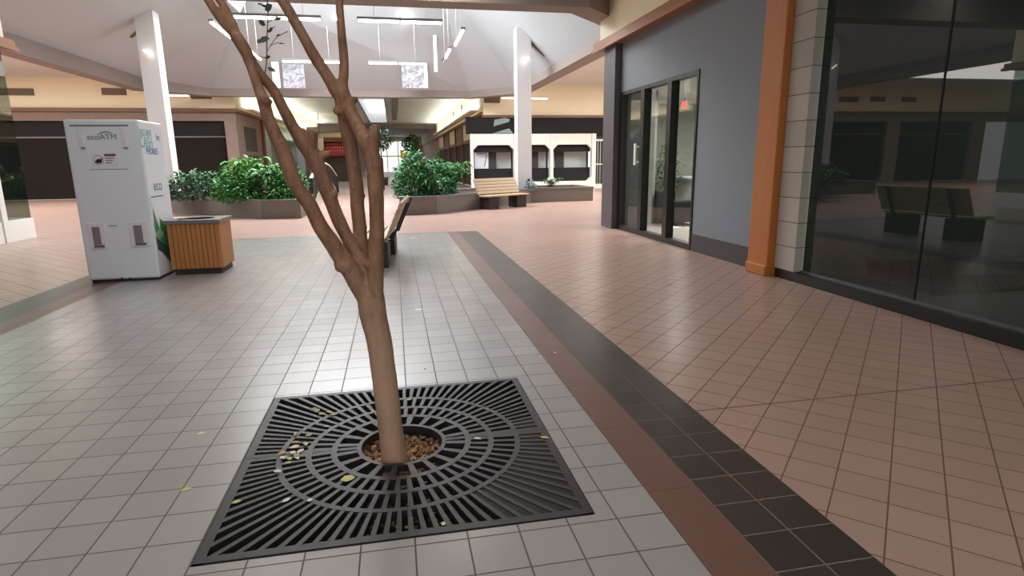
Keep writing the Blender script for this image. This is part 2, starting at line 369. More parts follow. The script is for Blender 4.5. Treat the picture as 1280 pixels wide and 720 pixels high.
# ------------------------------------------------------------------ tree grate (two halves)
GCX, GCY = (GX0+GX1)/2, (GY0+GY1)/2
HX, HY = (GX1-GX0)/2-.006, (GY1-GY0)/2-.006
def grate_half(sgn):
    mb = MB(); zt, zb = .006, -.03
    def arc_ring(r0, r1, n=48):
        t0 = 0.0
        for i in range(n):
            a0 = PI*i/n*sgn; a1 = PI*(i+1)/n*sgn
            if sgn < 0: a0, a1 = a1, a0
            P = [(GCX+r*math.cos(a), GCY+r*math.sin(a)) for r, a in ((r0,a0),(r1,a0),(r1,a1),(r0,a1))]
            # top, bottom and the two curved sides only: neighbours share their ends
            vs = [(x,y,zt) for x,y in P]+[(x,y,zb) for x,y in P]
            mb.add(vs, [(0,1,2,3),(7,6,5,4),(1,5,6,2),(0,3,7,4)])
    for r0, r1 in ((.215,.237),(.342,.372),(.468,.497),(.612,.640)): arc_ring(r0, r1)
    def bar(a, r0, r1, w0, w1):
        ca, sa = math.cos(a), math.sin(a); zz = zt-.0008
        P = []
        for r, w in ((r0, -w0), (r1, -w1), (r1, w1), (r0, w0)):
            P.append((GCX+ca*r-sa*w/2, GCY+sa*r+ca*w/2))
        mb.prism(P, zb, zz)
    def bars(n, r0, r1, duty):
        for k in range(n//2):
            a = sgn*PI*(k+.5)/(n//2)
            bar(a, r0, r1, 2*PI*r0/n*duty, 2*PI*r1/n*duty)
    bars(20, .232, .346, .34); bars(48, .368, .472, .42); bars(64, .493, .616, .40)
    n = 96
    for k in range(n//2):
        a = sgn*PI*(k+.5)/(n//2)
        rx = (HX-.035)/max(1e-6, abs(math.cos(a))); ry = (HY-.035)/max(1e-6, abs(math.sin(a))); re = min(rx, ry)+.008
        bar(a, .635, re, 2*PI*.635/n*.42, 2*PI*.74/n*.5)
    # frame, and the joint bar down the middle of the grate
    y0, y1 = (GCY+.0015, GCY+HY) if sgn > 0 else (GCY-HY, GCY-.0015)
    mb.box(GCX-HX, GCX-HX+.04, y0, y1, zb, zt); mb.box(GCX+HX-.04, GCX+HX, y0, y1, zb, zt)
    ye = (GCY+HY-.04, GCY+HY) if sgn > 0 else (GCY-HY, GCY-HY+.04)
    mb.box(GCX-HX, GCX+HX, ye[0], ye[1], zb, zt-.0003)
    yc = (GCY+.0015, GCY+.014) if sgn > 0 else (GCY-.014, GCY-.0015)
    mb.box(GCX-HX+.03, GCX-.22, yc[0], yc[1], zb, zt-.0005); mb.box(GCX+.22, GCX+HX-.03, yc[0], yc[1], zb, zt-.0005)
    return mb
tag(grate_half(1).build('tree_grate', 'iron'), 'far half of the black iron tree grate, behind the trunk', 'tree grate', 'halves of the tree grate')
tag(grate_half(-1).build('tree_grate', 'iron'), 'near half of the black iron tree grate, in front of the trunk', 'tree grate', 'halves of the tree grate')
# dirt packed in the slots on the right-hand side and the debris below the front
dm = MB()
a0, a1 = math.radians(-62), math.radians(14); n = 14; pts = []
for i in range(n+1):
    a = a0+(a1-a0)*i/n; pts.append((GCX+.63*math.cos(a), GCY+.63*math.sin(a)))
for i in range(n, -1, -1):
    a = a0+(a1-a0)*i/n; r = min((HX-.012)/abs(math.cos(a)), (HY-.012)/max(1e-6, abs(math.sin(a)))); pts.append((GCX+r*math.cos(a), GCY+r*math.sin(a)))
for i in range(n):
    A, B, C, D = pts[i], pts[i+1], pts[2*n-i], pts[2*n+1-i]
    dm.add([(*A,.0015),(*B,.0015),(*C,.0015),(*D,.0015),(*A,-.05),(*B,-.05),(*C,-.05),(*D,-.05)], [(0,3,2,1),(4,5,6,7),(0,1,5,4),(2,3,7,6)])
tag(dm.build('packed_dirt', 'dirt'), 'dark dirt clogging the slots on the grate’s right side', 'dirt', None, 'stuff')
def scatter(name, label, cat, mat, n, fn, L, z, flat=.25):
    mb = MB()
    for _ in range(n):
        x, y = fn(); a = random.uniform(0, 2*PI); l = random.uniform(*L)
        mb.leaf(Vector((x, y, z+random.uniform(0, .02))), Vector((math.cos(a), math.sin(a), random.uniform(-flat, flat))), Vector((random.uniform(-.4,.4), random.uniform(-.4,.4), 1)), l, l*random.uniform(.35,.6), .1)
    return tag(mb.build(name, mat), label, cat, None, 'stuff')
def in_pit():
    while True:
        x, y = random.uniform(GX0+.05, GX1-.05), GY0+.04+.5*random.random()**1.6
        return x, y
scatter('leaf_litter', 'brown leaf litter lying in the pit under the grate’s front', 'leaf litter', 'bleaf', 420, in_pit, (.02, .05), -.075)
chips = MB()
for _ in range(420):
    a = random.uniform(0, 2*PI); r = math.sqrt(random.random())*.235; s = random.uniform(.008, .02)
    p = Vector((GCX+r*math.cos(a), GCY+r*math.sin(a), -.085+random.uniform(0, .03)))
    mt = Matrix.Translation(p) @ Matrix.Rotation(random.uniform(0, 6), 4, Vector((random.random(), random.random(), random.random()+.1)))
    chips.box(-s, s, -s*.6, s*.6, -s*.35, s*.35, mt)
mound = MB(); mound.lathe((GCX, GCY, -.13), [(.30, 0), (.27, .04), (.12, .055), (.001, .058)], 24)
for v in mound.v: pass
o = mound.build('mulch_mound', 'soil'); tag(o, 'low soil mound around the trunk under the wood chips', 'soil', None, 'stuff')
tag(chips.build('wood_chips', 'chips'), 'brown wood chips around the trunk in the grate’s hole', 'wood chips', None, 'stuff')

# ------------------------------------------------------------------ tree
TY = 2.9; DY = .08
def tp(pts, ys=None):
    out = []; rad = []
    for i, (x, y, r) in enumerate(pts):
        Y = TY if ys is None else (ys if isinstance(ys, (int, float)) else ys[i])+DY
        p = at_y(x, y, Y); out.append(p); rad.append(r*(p-Vector((0, 0, EYE))).dot(FWD)/F)
    return out, rad
def smooth_path(P, R, k=4):
    o, q = [], []
    n = len(P)
    for i in range(n-1):
        p0, p1, p2, p3 = P[max(i-1,0)], P[i], P[i+1], P[min(i+2,n-1)]
        for j in range(k):
            t = j/k
            o.append(.5*((2*p1)+(p2-p0)*t+(2*p0-5*p1+4*p2-p3)*t*t+(3*p1-p0-3*p2+p3)*t**3)); q.append(R[i]+(R[i+1]-R[i])*t)
    o.append(P[-1]); q.append(R[-1]); return o, q
tree = thing('bare_tree', 'slender bare-stemmed tree with cut-back limbs growing through the iron floor grate', 'tree', (at_y(493, 580, TY).x, TY, 0))
TL = Vector(tree.location)
tr = MB()
def limb(pts, ys=None, seg=12):
    P, R = tp(pts, ys); P, R = smooth_path(P, [r_*.98 for r_ in R]); tr.tube([p-TL for p in P], R, seg, True, .16)
base = at_y(493, 582, TY)
P, R = tp([(488,535,15.2),(481,475,15.2),(475.5,435,15.5),(468,400,17),(464,375,17.5),(462,352,15)])
P, R = smooth_path([Vector((base.x+.01, TY, -.10)), Vector((base.x, TY, .0))]+P, [.08, .066]+R)
tr.tube([p-TL for p in P], R, 16, True, .08)
# left limb with the knob
limb([(470,400,11),(455,368,12),(437,336,12.5),(416,306,10.5),(401,284,10),(386,254,9.5),(372,235,9.5),(362,212,10),(353,187,9.3),(344,169,8.8),(336.5,150,8),(330,129,7.5),(322,108,6.5),(315,86,6.5),(310,74,7)],
     [2.82,2.8,2.78,2.76,2.75,2.74,2.73,2.72,2.72,2.72,2.73,2.75,2.78,2.8,2.81])
limb([(438,334,9),(428,331,10.5),(423,328,9),(420.5,327,6)], 2.76)
# second limb: rises, crosses the first and forks near the top
limb([(463,385,10),(454,335,11),(445,316,10),(432.5,294,8.7),(422,272,8.8),(410,241,9),(400,214,9.5),(390,192,10.5),(379,176,11),(369,163,8),(356,140,7),(342,113,6.5),(327,95,7),(313,76,7.5),(303,58,8.2),(294,44,8)],
     [2.82,2.83,2.85,2.87,2.88,2.88,2.88,2.88,2.88,2.87,2.86,2.85,2.83,2.81,2.8,2.8])
limb([(296,48,6),(283,32,5.8),(270,15,5.4),(258,-4,5.2),(240,-34,4.5),(215,-80,3.5),(195,-120,2.5)], [2.8,2.8,2.8,2.8,2.8,2.82,2.85])
limb([(297,48,6),(290,28,5.6),(280,8,5.3),(271,-8,5.2),(258,-40,4.5),(248,-90,3.5),(236,-130,2.5)], [2.8,2.82,2.83,2.84,2.86,2.88,2.9])
limb([(388,186,9),(390,174,8),(390.5,165,7.5),(391,163,7)], 2.88)
limb([(402,194,6),(411,191.5,4),(413,191,3)], 2.88)
# third limb
limb([(464,380,9),(455,330,9.5),(451,300,9),(447.5,262,8.8),(446,242,9.2),(442.6,212,9),(438,181,9),(434,157,9.5),(431,136,11.5),(428,120,11),(421,114,9),(408,93,7.8),(390,65,7.5),(372,33,7),(352,-2,7),(336,-30,6),(310,-78,4.5),(292,-115,3)],
     [2.82,2.86,2.9,2.93,2.95,2.96,2.96,2.95,2.93,2.92,2.92,2.92,2.92,2.93,2.95,2.97,3.0,3.0])
limb([(431,140,9),(431,125,9),(429,107,6.5),(430,82,6),(428,50,5.6),(425.5,22,5.2),(424.5,-4,5),(427,-40,4.5),(432,-90,3.5)], [2.93,2.92,2.92,2.93,2.95,2.96,2.97,3.0,3.02])
limb([(424,141,4),(419,139,3.5),(422,134,3)], 2.9)
limb([(436,126,7),(441,122,7.5),(441.5,121,5)], 2.92)
# right limb with its cut stub, and the strut that joins the third
limb([(469,398,10),(469,362,11),(470,322,10.5),(471,290,10),(470.5,261,10),(469,216,10.2),(465.5,200,11.5),(465,186,9),(467.5,170,7.5),(469.5,158,5.5),(470,156,3)], [2.81,2.79,2.77,2.76,2.76,2.77,2.78,2.78,2.77,2.77,2.77])
limb([(466,200,9.5),(459,183,10),(449,162,9),(440,144,8.5),(434,128,8.5),(431,118,7)], [2.78,2.8,2.84,2.88,2.91,2.92])
for kx, ky, kr, Y in ((331,127,8.5,2.74),(425,330,8,2.76),(417,243,6,2.87),(362,207,7,2.72),(452.5,285,7,2.91),(463,330,8,2.78),(452,245,5,2.95)):
    Y += DY; c = at_y(kx, ky, Y)-TL; r = kr*Y/F
    tr.tube([c+Vector((-r*.6,0,-r*.5)), c, c+Vector((r*.6,0,r*.5))], [r*.6, r, r*.6], 10)
trunk = tr.build('trunk', 'bark', tree)
rm = trunk.modifiers.new('fuse', 'REMESH'); rm.mode = 'VOXEL'; rm.voxel_size = .006; rm.use_smooth_shade = True
sm = trunk.modifiers.new('soften', 'SMOOTH'); sm.factor = .5; sm.iterations = 4
tw = MB()
def twig(pts, r, Y=2.91):
    tw.tube([at_y(x, y, Y)-TL for x, y in pts], r, 6)
twig([(331,94),(333,80),(333.5,62),(334,40),(335,20),(334,0),(336,-20)], .0026)
twig([(333.5,65),(338,57),(346,46),(360,39)], .0016); twig([(337,57),(347,53.5),(356,55)], .0014); twig([(333,72),(326,71),(317,70)], .0014)
twig([(334,38),(340,36),(344,33)], .0014); twig([(335,28),(343,24),(349,21.5)], .0016)
twg = tw.build('twig', 'stem', tree)
lf = MB()
for x, y, dx, dy, L, W in ((331,13,9,-8,.045,.034),(334,9,-12,-5,.03,.012),(332,32,-9,-7,.036,.026),(334,40,10,-5,.03,.016),(323,51,16,-5,.055,.03),(331,73,9,-4,.032,.018),(334,84,12,6,.045,.02),(342,24,13,-2,.045,.016),(345,45,6,-3,.025,.01),(349,54,7,0,.02,.008),(322,4,6,2,.03,.015),(336,38,8,-6,.026,.014),(326,49,-4,5,.03,.022)):
    p = at_y(x, y, 2.91)-TL; q = at_y(x+dx, y+dy, 2.89)-TL
    lf.leaf(p, q-p, Vector((.2,-1,.4)), L, W, .1)
lf.build('leaves', 'twigleaf', twg)

# fallen leaves (one object each)
def fallen(x, y, L, W, a, mat, label, z=.0095, group='fallen leaves around the tree grate'):
    p = at_z(x, y, z); mb = MB()
    d = Vector((math.cos(a), math.sin(a), .12))
    mb.leaf(Vector((0,0,0)), d, Vector((.15, -.1, 1)), L, W, .12)
    o = mb.build('fallen_leaf', mat); o.location = p; tag(o, label, 'leaf', group)
    return o
fallen(425, 600, .075, .05, .15, 'yleaf', 'broad yellow-green leaf on the grate just left of the trunk’s foot')
fallen(675, 546, .055, .026, -.5, 'yleaf', 'bright yellow leaf on the grate’s right edge')
fallen(224, 614, .055, .024, .35, 'yleaf', 'yellow leaf on the grey tiles, nearest to the grate’s left corner', .002)
fallen(246, 543, .045, .016, .5, 'wleaf', 'pale thin leaf on the grey tiles left of the grate', .002)
fallen(289, 629, .045, .02, .3, 'yleaf', 'yellow-green leaf near the grate’s front left edge')
fallen(592, 547, .05, .022, -.6, 'wleaf', 'pale leaf on the grate to the right of the trunk')
fallen(508, 500, .035, .02, .2, 'yleaf', 'small green leaf on the grate behind the trunk')
fallen(404, 533, .035, .012, .0, 'wleaf', 'thin pale leaf at the far left ring of slots')
fallen(352, 628, .05, .02, .7, 'wleaf', 'pale curled leaf on the front left slots')
fallen(383, 626, .03, .02, .3, 'wleaf', 'small white leaf beside the pale curled leaf on the front slots')
fallen(553, 657, .03, .018, 1.2, 'wleaf', 'whitish leaf scrap on the grate’s front slots right of the trunk')
fallen(531, 462, .03, .018, 1.4, 'twigleaf', 'small dark leaf on the grey tiles behind the grate', .002)
fallen(692, 441, .03, .022, .4, 'wleaf', 'white paper-like leaf scrap on the maroon strip', .002)
fallen(675, 446, .025, .014, 1.0, 'wleaf', 'tiny pale leaf scrap beside the maroon strip', .002)
for i in range(16):
    x = 365+random.gauss(0, 15); y = 566+random.gauss(0, 11)-(x-365)*.35
    fallen(x, y, random.uniform(.03, .06), random.uniform(.018, .032), random.uniform(0, 6.3), random.choice(['bleaf', 'bleaf', 'yleaf', 'wleaf']), 'small curled leaf in the scattered heap on the grate’s left rings', .010+.004*random.random(), 'leaf heap on the left of the grate')
for i in range(5):
    fallen(404+random.gauss(0, 5), 511+random.gauss(0, 4), random.uniform(.04, .06), .028, random.uniform(0, 6.3), 'bleaf', 'brownish leaf in the small clump at the grate’s far left', .010+.004*random.random(), 'leaf clump at the far left of the grate')

# ------------------------------------------------------------------ right-hand wall: block pier, post, grey shop front
TZ = 3.85      # underside of the wood trim all round the mall
w = MB(); w.box(4.80, 4.95, 7.10, 8.95, .0, TZ); w.box(4.80, 4.95, 8.95, 12.3, 2.86, TZ)
struct('wall_right', w, 'bluegrey', 'blue-grey painted wall beside the three-pane window', 'wall')
w = MB(); w.box(4.783, 4.799, 7.10, 8.93, 0, .28)
struct('baseboard_right', w, 'darkbase', 'dark grey skirting below the blue-grey wall', 'baseboard')
w = MB(); w.box(4.66, 5.3, 12.3, 12.96, 0, TZ)
for zz in (3.1, 3.45): w.box(4.655, 4.66, 12.31, 12.95, zz, zz+.012)
struct('wall_corner_pilaster', w, 'darkgrey', 'charcoal clad pilaster at the end of the grey shop front', 'pilaster')
w = MB(); w.box(4.795, 4.80, 12.27, 12.3, 0, TZ); struct('trim_joint', w, 'black', 'black joint beside the charcoal pilaster', 'trim')
# upper bulkhead and wood trim
w = MB(); w.box(4.70, 5.3, YN, 13.38, TZ+.1, 5.3); struct('wall_right_bulkhead', w, 'cream', 'cream bulkhead above the right shop fronts', 'wall')
w = MB(); w.box(4.56, 4.82, YN, 13.40, TZ, TZ+.17); w.box(4.53, 4.60, YN, 13.43, TZ-.03, TZ+.05)
struct('trim_1', w, 'trimwood', 'brown wood trim along the top of the right shop fronts', 'trim')
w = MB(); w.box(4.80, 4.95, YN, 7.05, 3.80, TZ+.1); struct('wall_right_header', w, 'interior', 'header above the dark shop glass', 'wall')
# orange post
post = thing('timber_post', 'orange stained timber post between blue-grey wall and block pier', 'post', (4.70, 6.87, 0))
p = MB(); p.box(-.06, .165, -.21, .22, .0, 3.79); p.build('shaft', 'orange', post, .012)
p = MB(); p.box(-.085, -.055, -.212, .225, .0, .14); p.build('foot_plate', 'orange', post, .015)
# block pier
w = MB(); w.box(4.74, 4.868, 6.27, 6.65, .12, 3.82); struct('wall_block_pier', w, 'block', 'pale grey block pier beside the dark shop glass', 'pier')
w = MB(); w.box(4.755, 4.98, YN, 6.64, 0, .115); struct('baseboard_shop', w, 'black', 'black curb under the dark shop glass', 'baseboard')
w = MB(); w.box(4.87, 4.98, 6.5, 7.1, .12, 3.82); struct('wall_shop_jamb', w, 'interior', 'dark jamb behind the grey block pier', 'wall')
# big shop window
win = sgroup('window_1', 'large dark frameless shop window on the right', 'window')
for y0, y1 in ((4.655, 6.26), (1.2, 4.645), (-2.4, 1.19), (YN, -2.41)):
    g = MB(); g.quad((4.86, y0, .115), (4.86, y1, .115), (4.86, y1, 3.8), (4.86, y0, 3.8)); g.build('pane', 'glass', win)
j = MB(); j.box(4.85, 4.87, 4.645, 4.655, .115, 3.8); j.build('joint', 'blackmatte', win)
j = MB(); j.box(4.84, 4.9, YN, 6.27, .115, .14); j.build('sill_channel', 'steel', win)
# dark shop interior
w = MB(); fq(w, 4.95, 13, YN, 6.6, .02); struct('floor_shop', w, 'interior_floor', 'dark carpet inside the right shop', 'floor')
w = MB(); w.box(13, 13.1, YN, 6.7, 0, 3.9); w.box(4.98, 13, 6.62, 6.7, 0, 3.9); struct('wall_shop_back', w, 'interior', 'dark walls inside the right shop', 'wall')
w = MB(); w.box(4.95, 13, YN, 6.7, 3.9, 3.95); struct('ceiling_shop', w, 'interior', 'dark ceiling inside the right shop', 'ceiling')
pl = thing('display_plinth', 'low dark display plinth on the floor inside the right shop', 'plinth', (8.2, 5.6, .02))
b = MB(); b.box(-2.6, 2.6, -.5, .5, .05, .22); b.build('platform', 'blackmatte', pl, .01); b = MB(); b.box(-2.5, 2.5, -.42, .42, 0, .05); b.build('plinth_base', 'black', pl)

sl_p = at_x(1235, 71, 9.5)
sl_t = thing('shop_lamp', 'small bright lamp inside the dark shop on the right', 'lamp', sl_p)
b = MB(); b.lathe((0,0,0), [(.001,-.03),(.07,-.03),(.09,.03),(.001,.04)], 16); b.build('bulb', 'tube_soft', sl_t)
b = MB(); b.tube([(0,0,.03),(0,0,3.9-sl_p.z)], .012, 6); b.build('cord', 'black', sl_t)

# three-pane window and lobby behind it
w3 = sgroup('window_2', 'black-framed window of three tall panes in the blue-grey wall', 'window')
fr = MB(); fr.box(4.78, 4.92, 8.95, 12.3, 0, .10); fr.box(4.78, 4.92, 8.95, 12.3, 2.80, 2.87); fr.box(4.78, 4.92, 8.95, 9.0, .1, 2.8); fr.box(4.78, 4.92, 12.17, 12.3, .1, 2.8); fr.build('frame', 'black', w3)
for y in (11.0, 9.86):
    f2 = MB(); f2.box(4.77, 4.92, y, y+.16, .1, 2.8); f2.build('mullion', 'black', w3)
for y0, y1 in ((11.16, 12.17), (10.02, 11.0), (9.0, 9.86)):
    g = MB(); g.quad((4.85, y0, .1), (4.85, y1, .1), (4.85, y1, 2.8), (4.85, y0, 2.8)); po = g.build('pane', 'glass_clear', w3)
    if y0 == 11.16:
        h = MB(); h.box(4.76, 4.785, 11.33, 11.41, 1.38, 1.80); h.box(4.78, 4.86, 11.35, 11.39, 1.42, 1.46); h.box(4.78, 4.86, 11.35, 11.39, 1.72, 1.76); h.build('door_pull', 'white_trim', po)
w = MB(); w.box(4.95, 10.5, 7.9, 8.0, 0, 3.05); w.box(10.5, 10.6, 7.9, 16.1, 0, 3.05); w.box(5.9, 10.6, 16.0, 16.1, 0, 3.05); w.box(5.9, 5.96, 12.96, 16.05, 0, 3.05)
struct('wall_lobby', w, plain('lobby_wall', (140, 138, 132), .8), 'dim walls of the lobby behind the three-pane window', 'wall')
w = MB(); w.box(4.95, 10.5, 8, 12.9, 3.0, 3.05); w.box(5.96, 10.5, 12.9, 16.0, 3.0, 3.05); struct('ceiling_lobby', w, 'ceiling', 'lobby ceiling behind the three-pane window', 'ceiling')
w = MB(); fq(w, 4.95, 10.5, 8, 12.9, .012); fq(w, 5.96, 10.5, 12.9, 16.0, .012); struct('floor_lobby', w, plain('lobby_floor', (150, 142, 132), .5), 'pale lobby floor behind the three-pane window', 'floor')
sofa = thing('sofa', 'dark sofa in the lobby behind the left window panes', 'sofa', (6.4, 13.5, .012), 0)
b = MB(); b.box(-.4, .35, -1.15, 1.15, .08, .40); b.build('seat', 'blackmatte', sofa, .04)
b = MB(); b.box(-.42, -.2, -1.15, 1.15, .35, .78); b.build('backrest', 'blackmatte', sofa, .05)
for s in (-1, 1):
    b = MB(); b.box(-.4, .35, s*1.2-.1, s*1.2+.1, .08, .58); b.build('armrest', 'blackmatte', sofa, .04)
for sx in (-.33, .28):
    for sy in (-1.1, 1.1): b = MB(); b.box(sx-.03, sx+.03, sy-.03, sy+.03, 0, .09); b.build('foot', 'black', sofa)
desk = thing('reception_desk', 'pale reception desk at the back of the lobby', 'desk', (8.0, 14.9, .012))
b = MB(); b.box(-.3, .3, -1.0, 1.0, 0, .95); b.build('body', 'white_trim', desk); b = MB(); b.box(-.38, .36, -1.05, 1.05, .95, 1.0); b.build('counter', 'white', desk, .01)
sg = thing('led_sign', 'small square glowing red sign high in the right window pane', 'sign', at_x(855, 131, 6.6))
b = MB(); b.box(.012, .04, -.1, .1, -.1, .1); b.build('casing', 'black', sg); b = MB(); b.box(0, .012, -.085, .085, -.085, .085); b.build('light', 'ledred', sg)
b = MB(); b.tube([(.026, 0, .1), (.026, 0, 3.0-sg.location.z)], .006, 6); b.build('hanging_rod', 'black', sg)
for yy, lab in ((11.6, 'glowing round ceiling lamp nearer the window in the lobby'), (13.4, 'glowing round ceiling lamp deeper in the lobby')):
    cl = thing('ceiling_lamp', lab, 'lamp', (7.4, yy, 3.0), 0, 'lobby ceiling lamps')
    b = MB(); b.lathe((0,0,-.05), [(.16,.05),(.16,.0),(.14,-.01)], 20); b.build('housing', 'white_trim', cl)
    b = MB(); b.lathe((0,0,-.066), [(.001,0),(.13,0),(.13,.004),(.001,.005)], 20); b.build('diffuser', 'tube_soft', cl)
# potted plant in the lobby
ltree = thing('potted_tree', 'bushy potted tree standing in the lobby behind the window', 'potted plant', (7.25, 14.95, .012))
b = MB(); b.lathe((0,0,0), [(.001,0),(.17,0),(.22,.34),(.2,.34),(.19,.3),(.001,.3)], 20); b.build('pot', 'darkgrey', ltree)
b = MB(); b.tube([(0,0,.28),(.02,.01,.9),(-.02,.02,1.7)], .02, 8); b.build('stem', 'stem', ltree)
b = MB()
for _ in range(520):
    z0 = random.uniform(.75, 1.95); rr = (.42 if z0 < 1.2 else .42-.3*(z0-1.2)/.75)*math.sqrt(random.random()); a = random.uniform(0, 2*PI)
    b.leaf(Vector((rr*math.cos(a), rr*math.sin(a), z0)), Vector((math.cos(a+random.gauss(0,.7)), math.sin(a+random.gauss(0,.7)), random.uniform(-.5,.6))), Vector((0,0,1)), random.uniform(.08,.16), .05)
b.build('foliage', 'ficus', ltree)
b = MB(); b.box(-.14, .14, -.1, .1, 0, .004); o = b.build('paper_sheet', 'cloth'); o.location = (6.0, 12.0, .016); o.rotation_euler = (0, 0, .5); tag(o, 'white paper sheet on the lobby floor', 'paper')

# ------------------------------------------------------------------ left near shop (glass corner)
win = sgroup('window_3', 'glass corner of the shop at the left edge', 'window')
g = MB(); g.quad((XL, 10.0, .42), (XL, 13.42, .42), (XL, 13.42, TZ), (XL, 10, TZ)); g.build('pane', 'glass_clear', win)
g = MB(); g.quad((XL, 13.58, .42), (XL, 14.45, .42), (XL, 14.45, TZ), (XL, 13.58, TZ)); g.build('pane', 'glass_clear', win)
g = MB(); g.quad((XL, 14.45, .42), (-10.5, 14.45, .42), (-10.5, 14.45, TZ), (XL, 14.45, TZ)); g.build('pane', 'glass', win)
b = MB(); b.box(XL-.06, XL+.05, 13.42, 13.58, 0, TZ); b.build('mullion', 'white_trim', win)
b = MB(); b.box(XL-.08, XL+.03, 10, 13.42, .0, .42); b.box(XL-.08, XL+.03, 13.58, 14.47, 0, .42); b.box(-10.5, XL-.08, 14.40, 14.47, 0, .42); b.build('base_panel', 'white_trim', win)
w = MB(); w.box(-14, XL+.05, YN, 14.55, TZ+.1, 5.3); struct('wall_left_bulkhead', w, 'cream', 'cream bulkhead above the left corner shop', 'wall')
w = MB(); w.box(-10.6, XL+.2, YN, 14.62, TZ, TZ+.17); w.box(XL+.16, XL+.24, YN, 14.66, TZ-.03, TZ+.05); struct('trim_2', w, 'trimwood', 'brown wood trim above the left corner shop', 'trim')
w = MB(); w.box(XL-.3, XL, YN, 10.0, 0, TZ); struct('wall_left', w, 'pinkpier', 'pinkish wall of the left shop front', 'wall')
w = MB(); w.box(-10.6, -10.5, YN, 14.4, 0, TZ); struct('wall_left_shop_back', w, 'slate', 'dark back wall inside the left corner shop', 'wall')
w = MB(); w.box(-14, -10.6, 14.3, 14.5, 0, TZ+.1); struct('wall_left_return', w, 'pinkpier', 'pinkish side wall beyond the left corner shop', 'wall')

# ------------------------------------------------------------------ far shop fronts, Y = 30.5
YB = 30.5
w = MB(); w.box(-32, -7.5, YB, YB+.4, TZ+.05, 5.3); struct('wall_back_left', w, 'cream', 'cream bulkhead above the far left shutters', 'wall')
w = MB(); w.box(5.0, 26, YB, YB+.4, TZ-.12, 5.3); struct('wall_back_right', w, 'cream', 'cream bulkhead above the white arched shop', 'wall')
w = MB(); w.box(-32, -6.95, YB-.15, YB+.1, TZ, TZ+.16); struct('trim_3', w, 'trimwood_x', 'brown trim above the far left shutters', 'trim')
w = MB(); w.box(4.5, 26, YB-.15, YB+.1, TZ-.22, TZ-.1); struct('trim_4', w, 'trimwood_x', 'brown trim above the white arched shop', 'trim')
w = MB(); w.box(-32, -7.1, YB, YB+.35, 3.46, TZ+.05)
for x0, x1 in ((-7.62, -7.1), (-12.4, -11.6), (-19.5, -18.6), (-25.5, -24.6)): w.box(x0, x1, YB-.04, YB+.35, 0, 3.47)
struct('wall_back_piers', w, 'pinkpier', 'pinkish piers and band around the far left shutters', 'wall')
shl = [(-11.6, -7.62, 'brown roll-down shutter behind the left planter'), (-18.6, -12.4, 'brown roll-down shutter behind the phone kiosk'), (-24.6, -19.5, 'brown roll-down shutter farthest along the left wall')]
for x0, x1, lab in shl:
    sh = thing('roller_shutter', lab, 'shutter', ((x0+x1)/2, YB+.2, 0), 0, 'far left shop shutters'); h = (x1-x0)/2
    b = MB(); b.box(-h, h, 0, .05, 0, 2.72); b.build('curtain', 'brownshutter', sh)
    b = MB(); b.box(-h, h, .0, .12, 2.72, 3.46); b.build('header', 'blackmatte', sh)
    b = MB(); b.box(-h, h, -.03, .03, 2.72, 2.78); b.build('rail', 'steel', sh)
# vents and wall tubes
vents = [(-15.9, 4.67, 1.3, .3, 'brown air vent farthest left on the cream bulkhead'), (-12.08, 4.72, 1.0, .3, 'brown air vent above the phone kiosk'), (-10.75, 4.7, .16, .17, 'tiny air vent beside the left white column'), (-8.48, 4.58, .88, .3, 'brown air vent right of the left white column'), (5.06, 4.49, .8, .3, 'brown air vent over the white arched shop'),
         (-17.8, 4.7, 1.0, .3, 'brown air vent mirrored in the dark glass, beside the farthest shutter'), (-19.9, 4.7, 1.0, .3, 'brown air vent over the farthest left shutter')]
for x, z, wd, ht, lab in vents:
    v = thing('air_vent', lab, 'vent', (x, YB, z), 0, 'air vents in the cream bulkheads')
    b = MB(); b.box(-wd/2, wd/2, -.02, .0, -ht/2, ht/2); b.build('backing', 'ventdark', v)
    b = MB(); k = 6
    for i in range(k): zc = -ht/2+ht*(i+.5)/k; b.box(-wd/2+.02, wd/2-.02, -.035, -.02, zc-.015, zc+.01)
    b.box(-wd/2, wd/2, -.04, -.02, ht/2-.02, ht/2); b.box(-wd/2, wd/2, -.04, -.02, -ht/2, -ht/2+.02); b.build('louvre', 'vent', v)
for x0, x1, z, lab in ((5.5, 7.95, 4.57, 'wall-mounted fluorescent tube on the right bulkhead'), (-9.9, -8.95, 4.57, 'wall-mounted fluorescent tube on the left bulkhead')):
    t = thing('wall_lamp', lab, 'light', ((x0+x1)/2, YB-.06, z), 0, 'tube lights on the far bulkheads'); h = (x1-x0)/2
    b = MB(); b.box(-h, h, .0, .06, -.05, .05); b.build('housing', 'white_trim', t); b = MB(); b.tube([(-h+.05, -.02, 0), (h-.05, -.02, 0)], .022, 8); b.build('tube', M['tube_soft'], t)

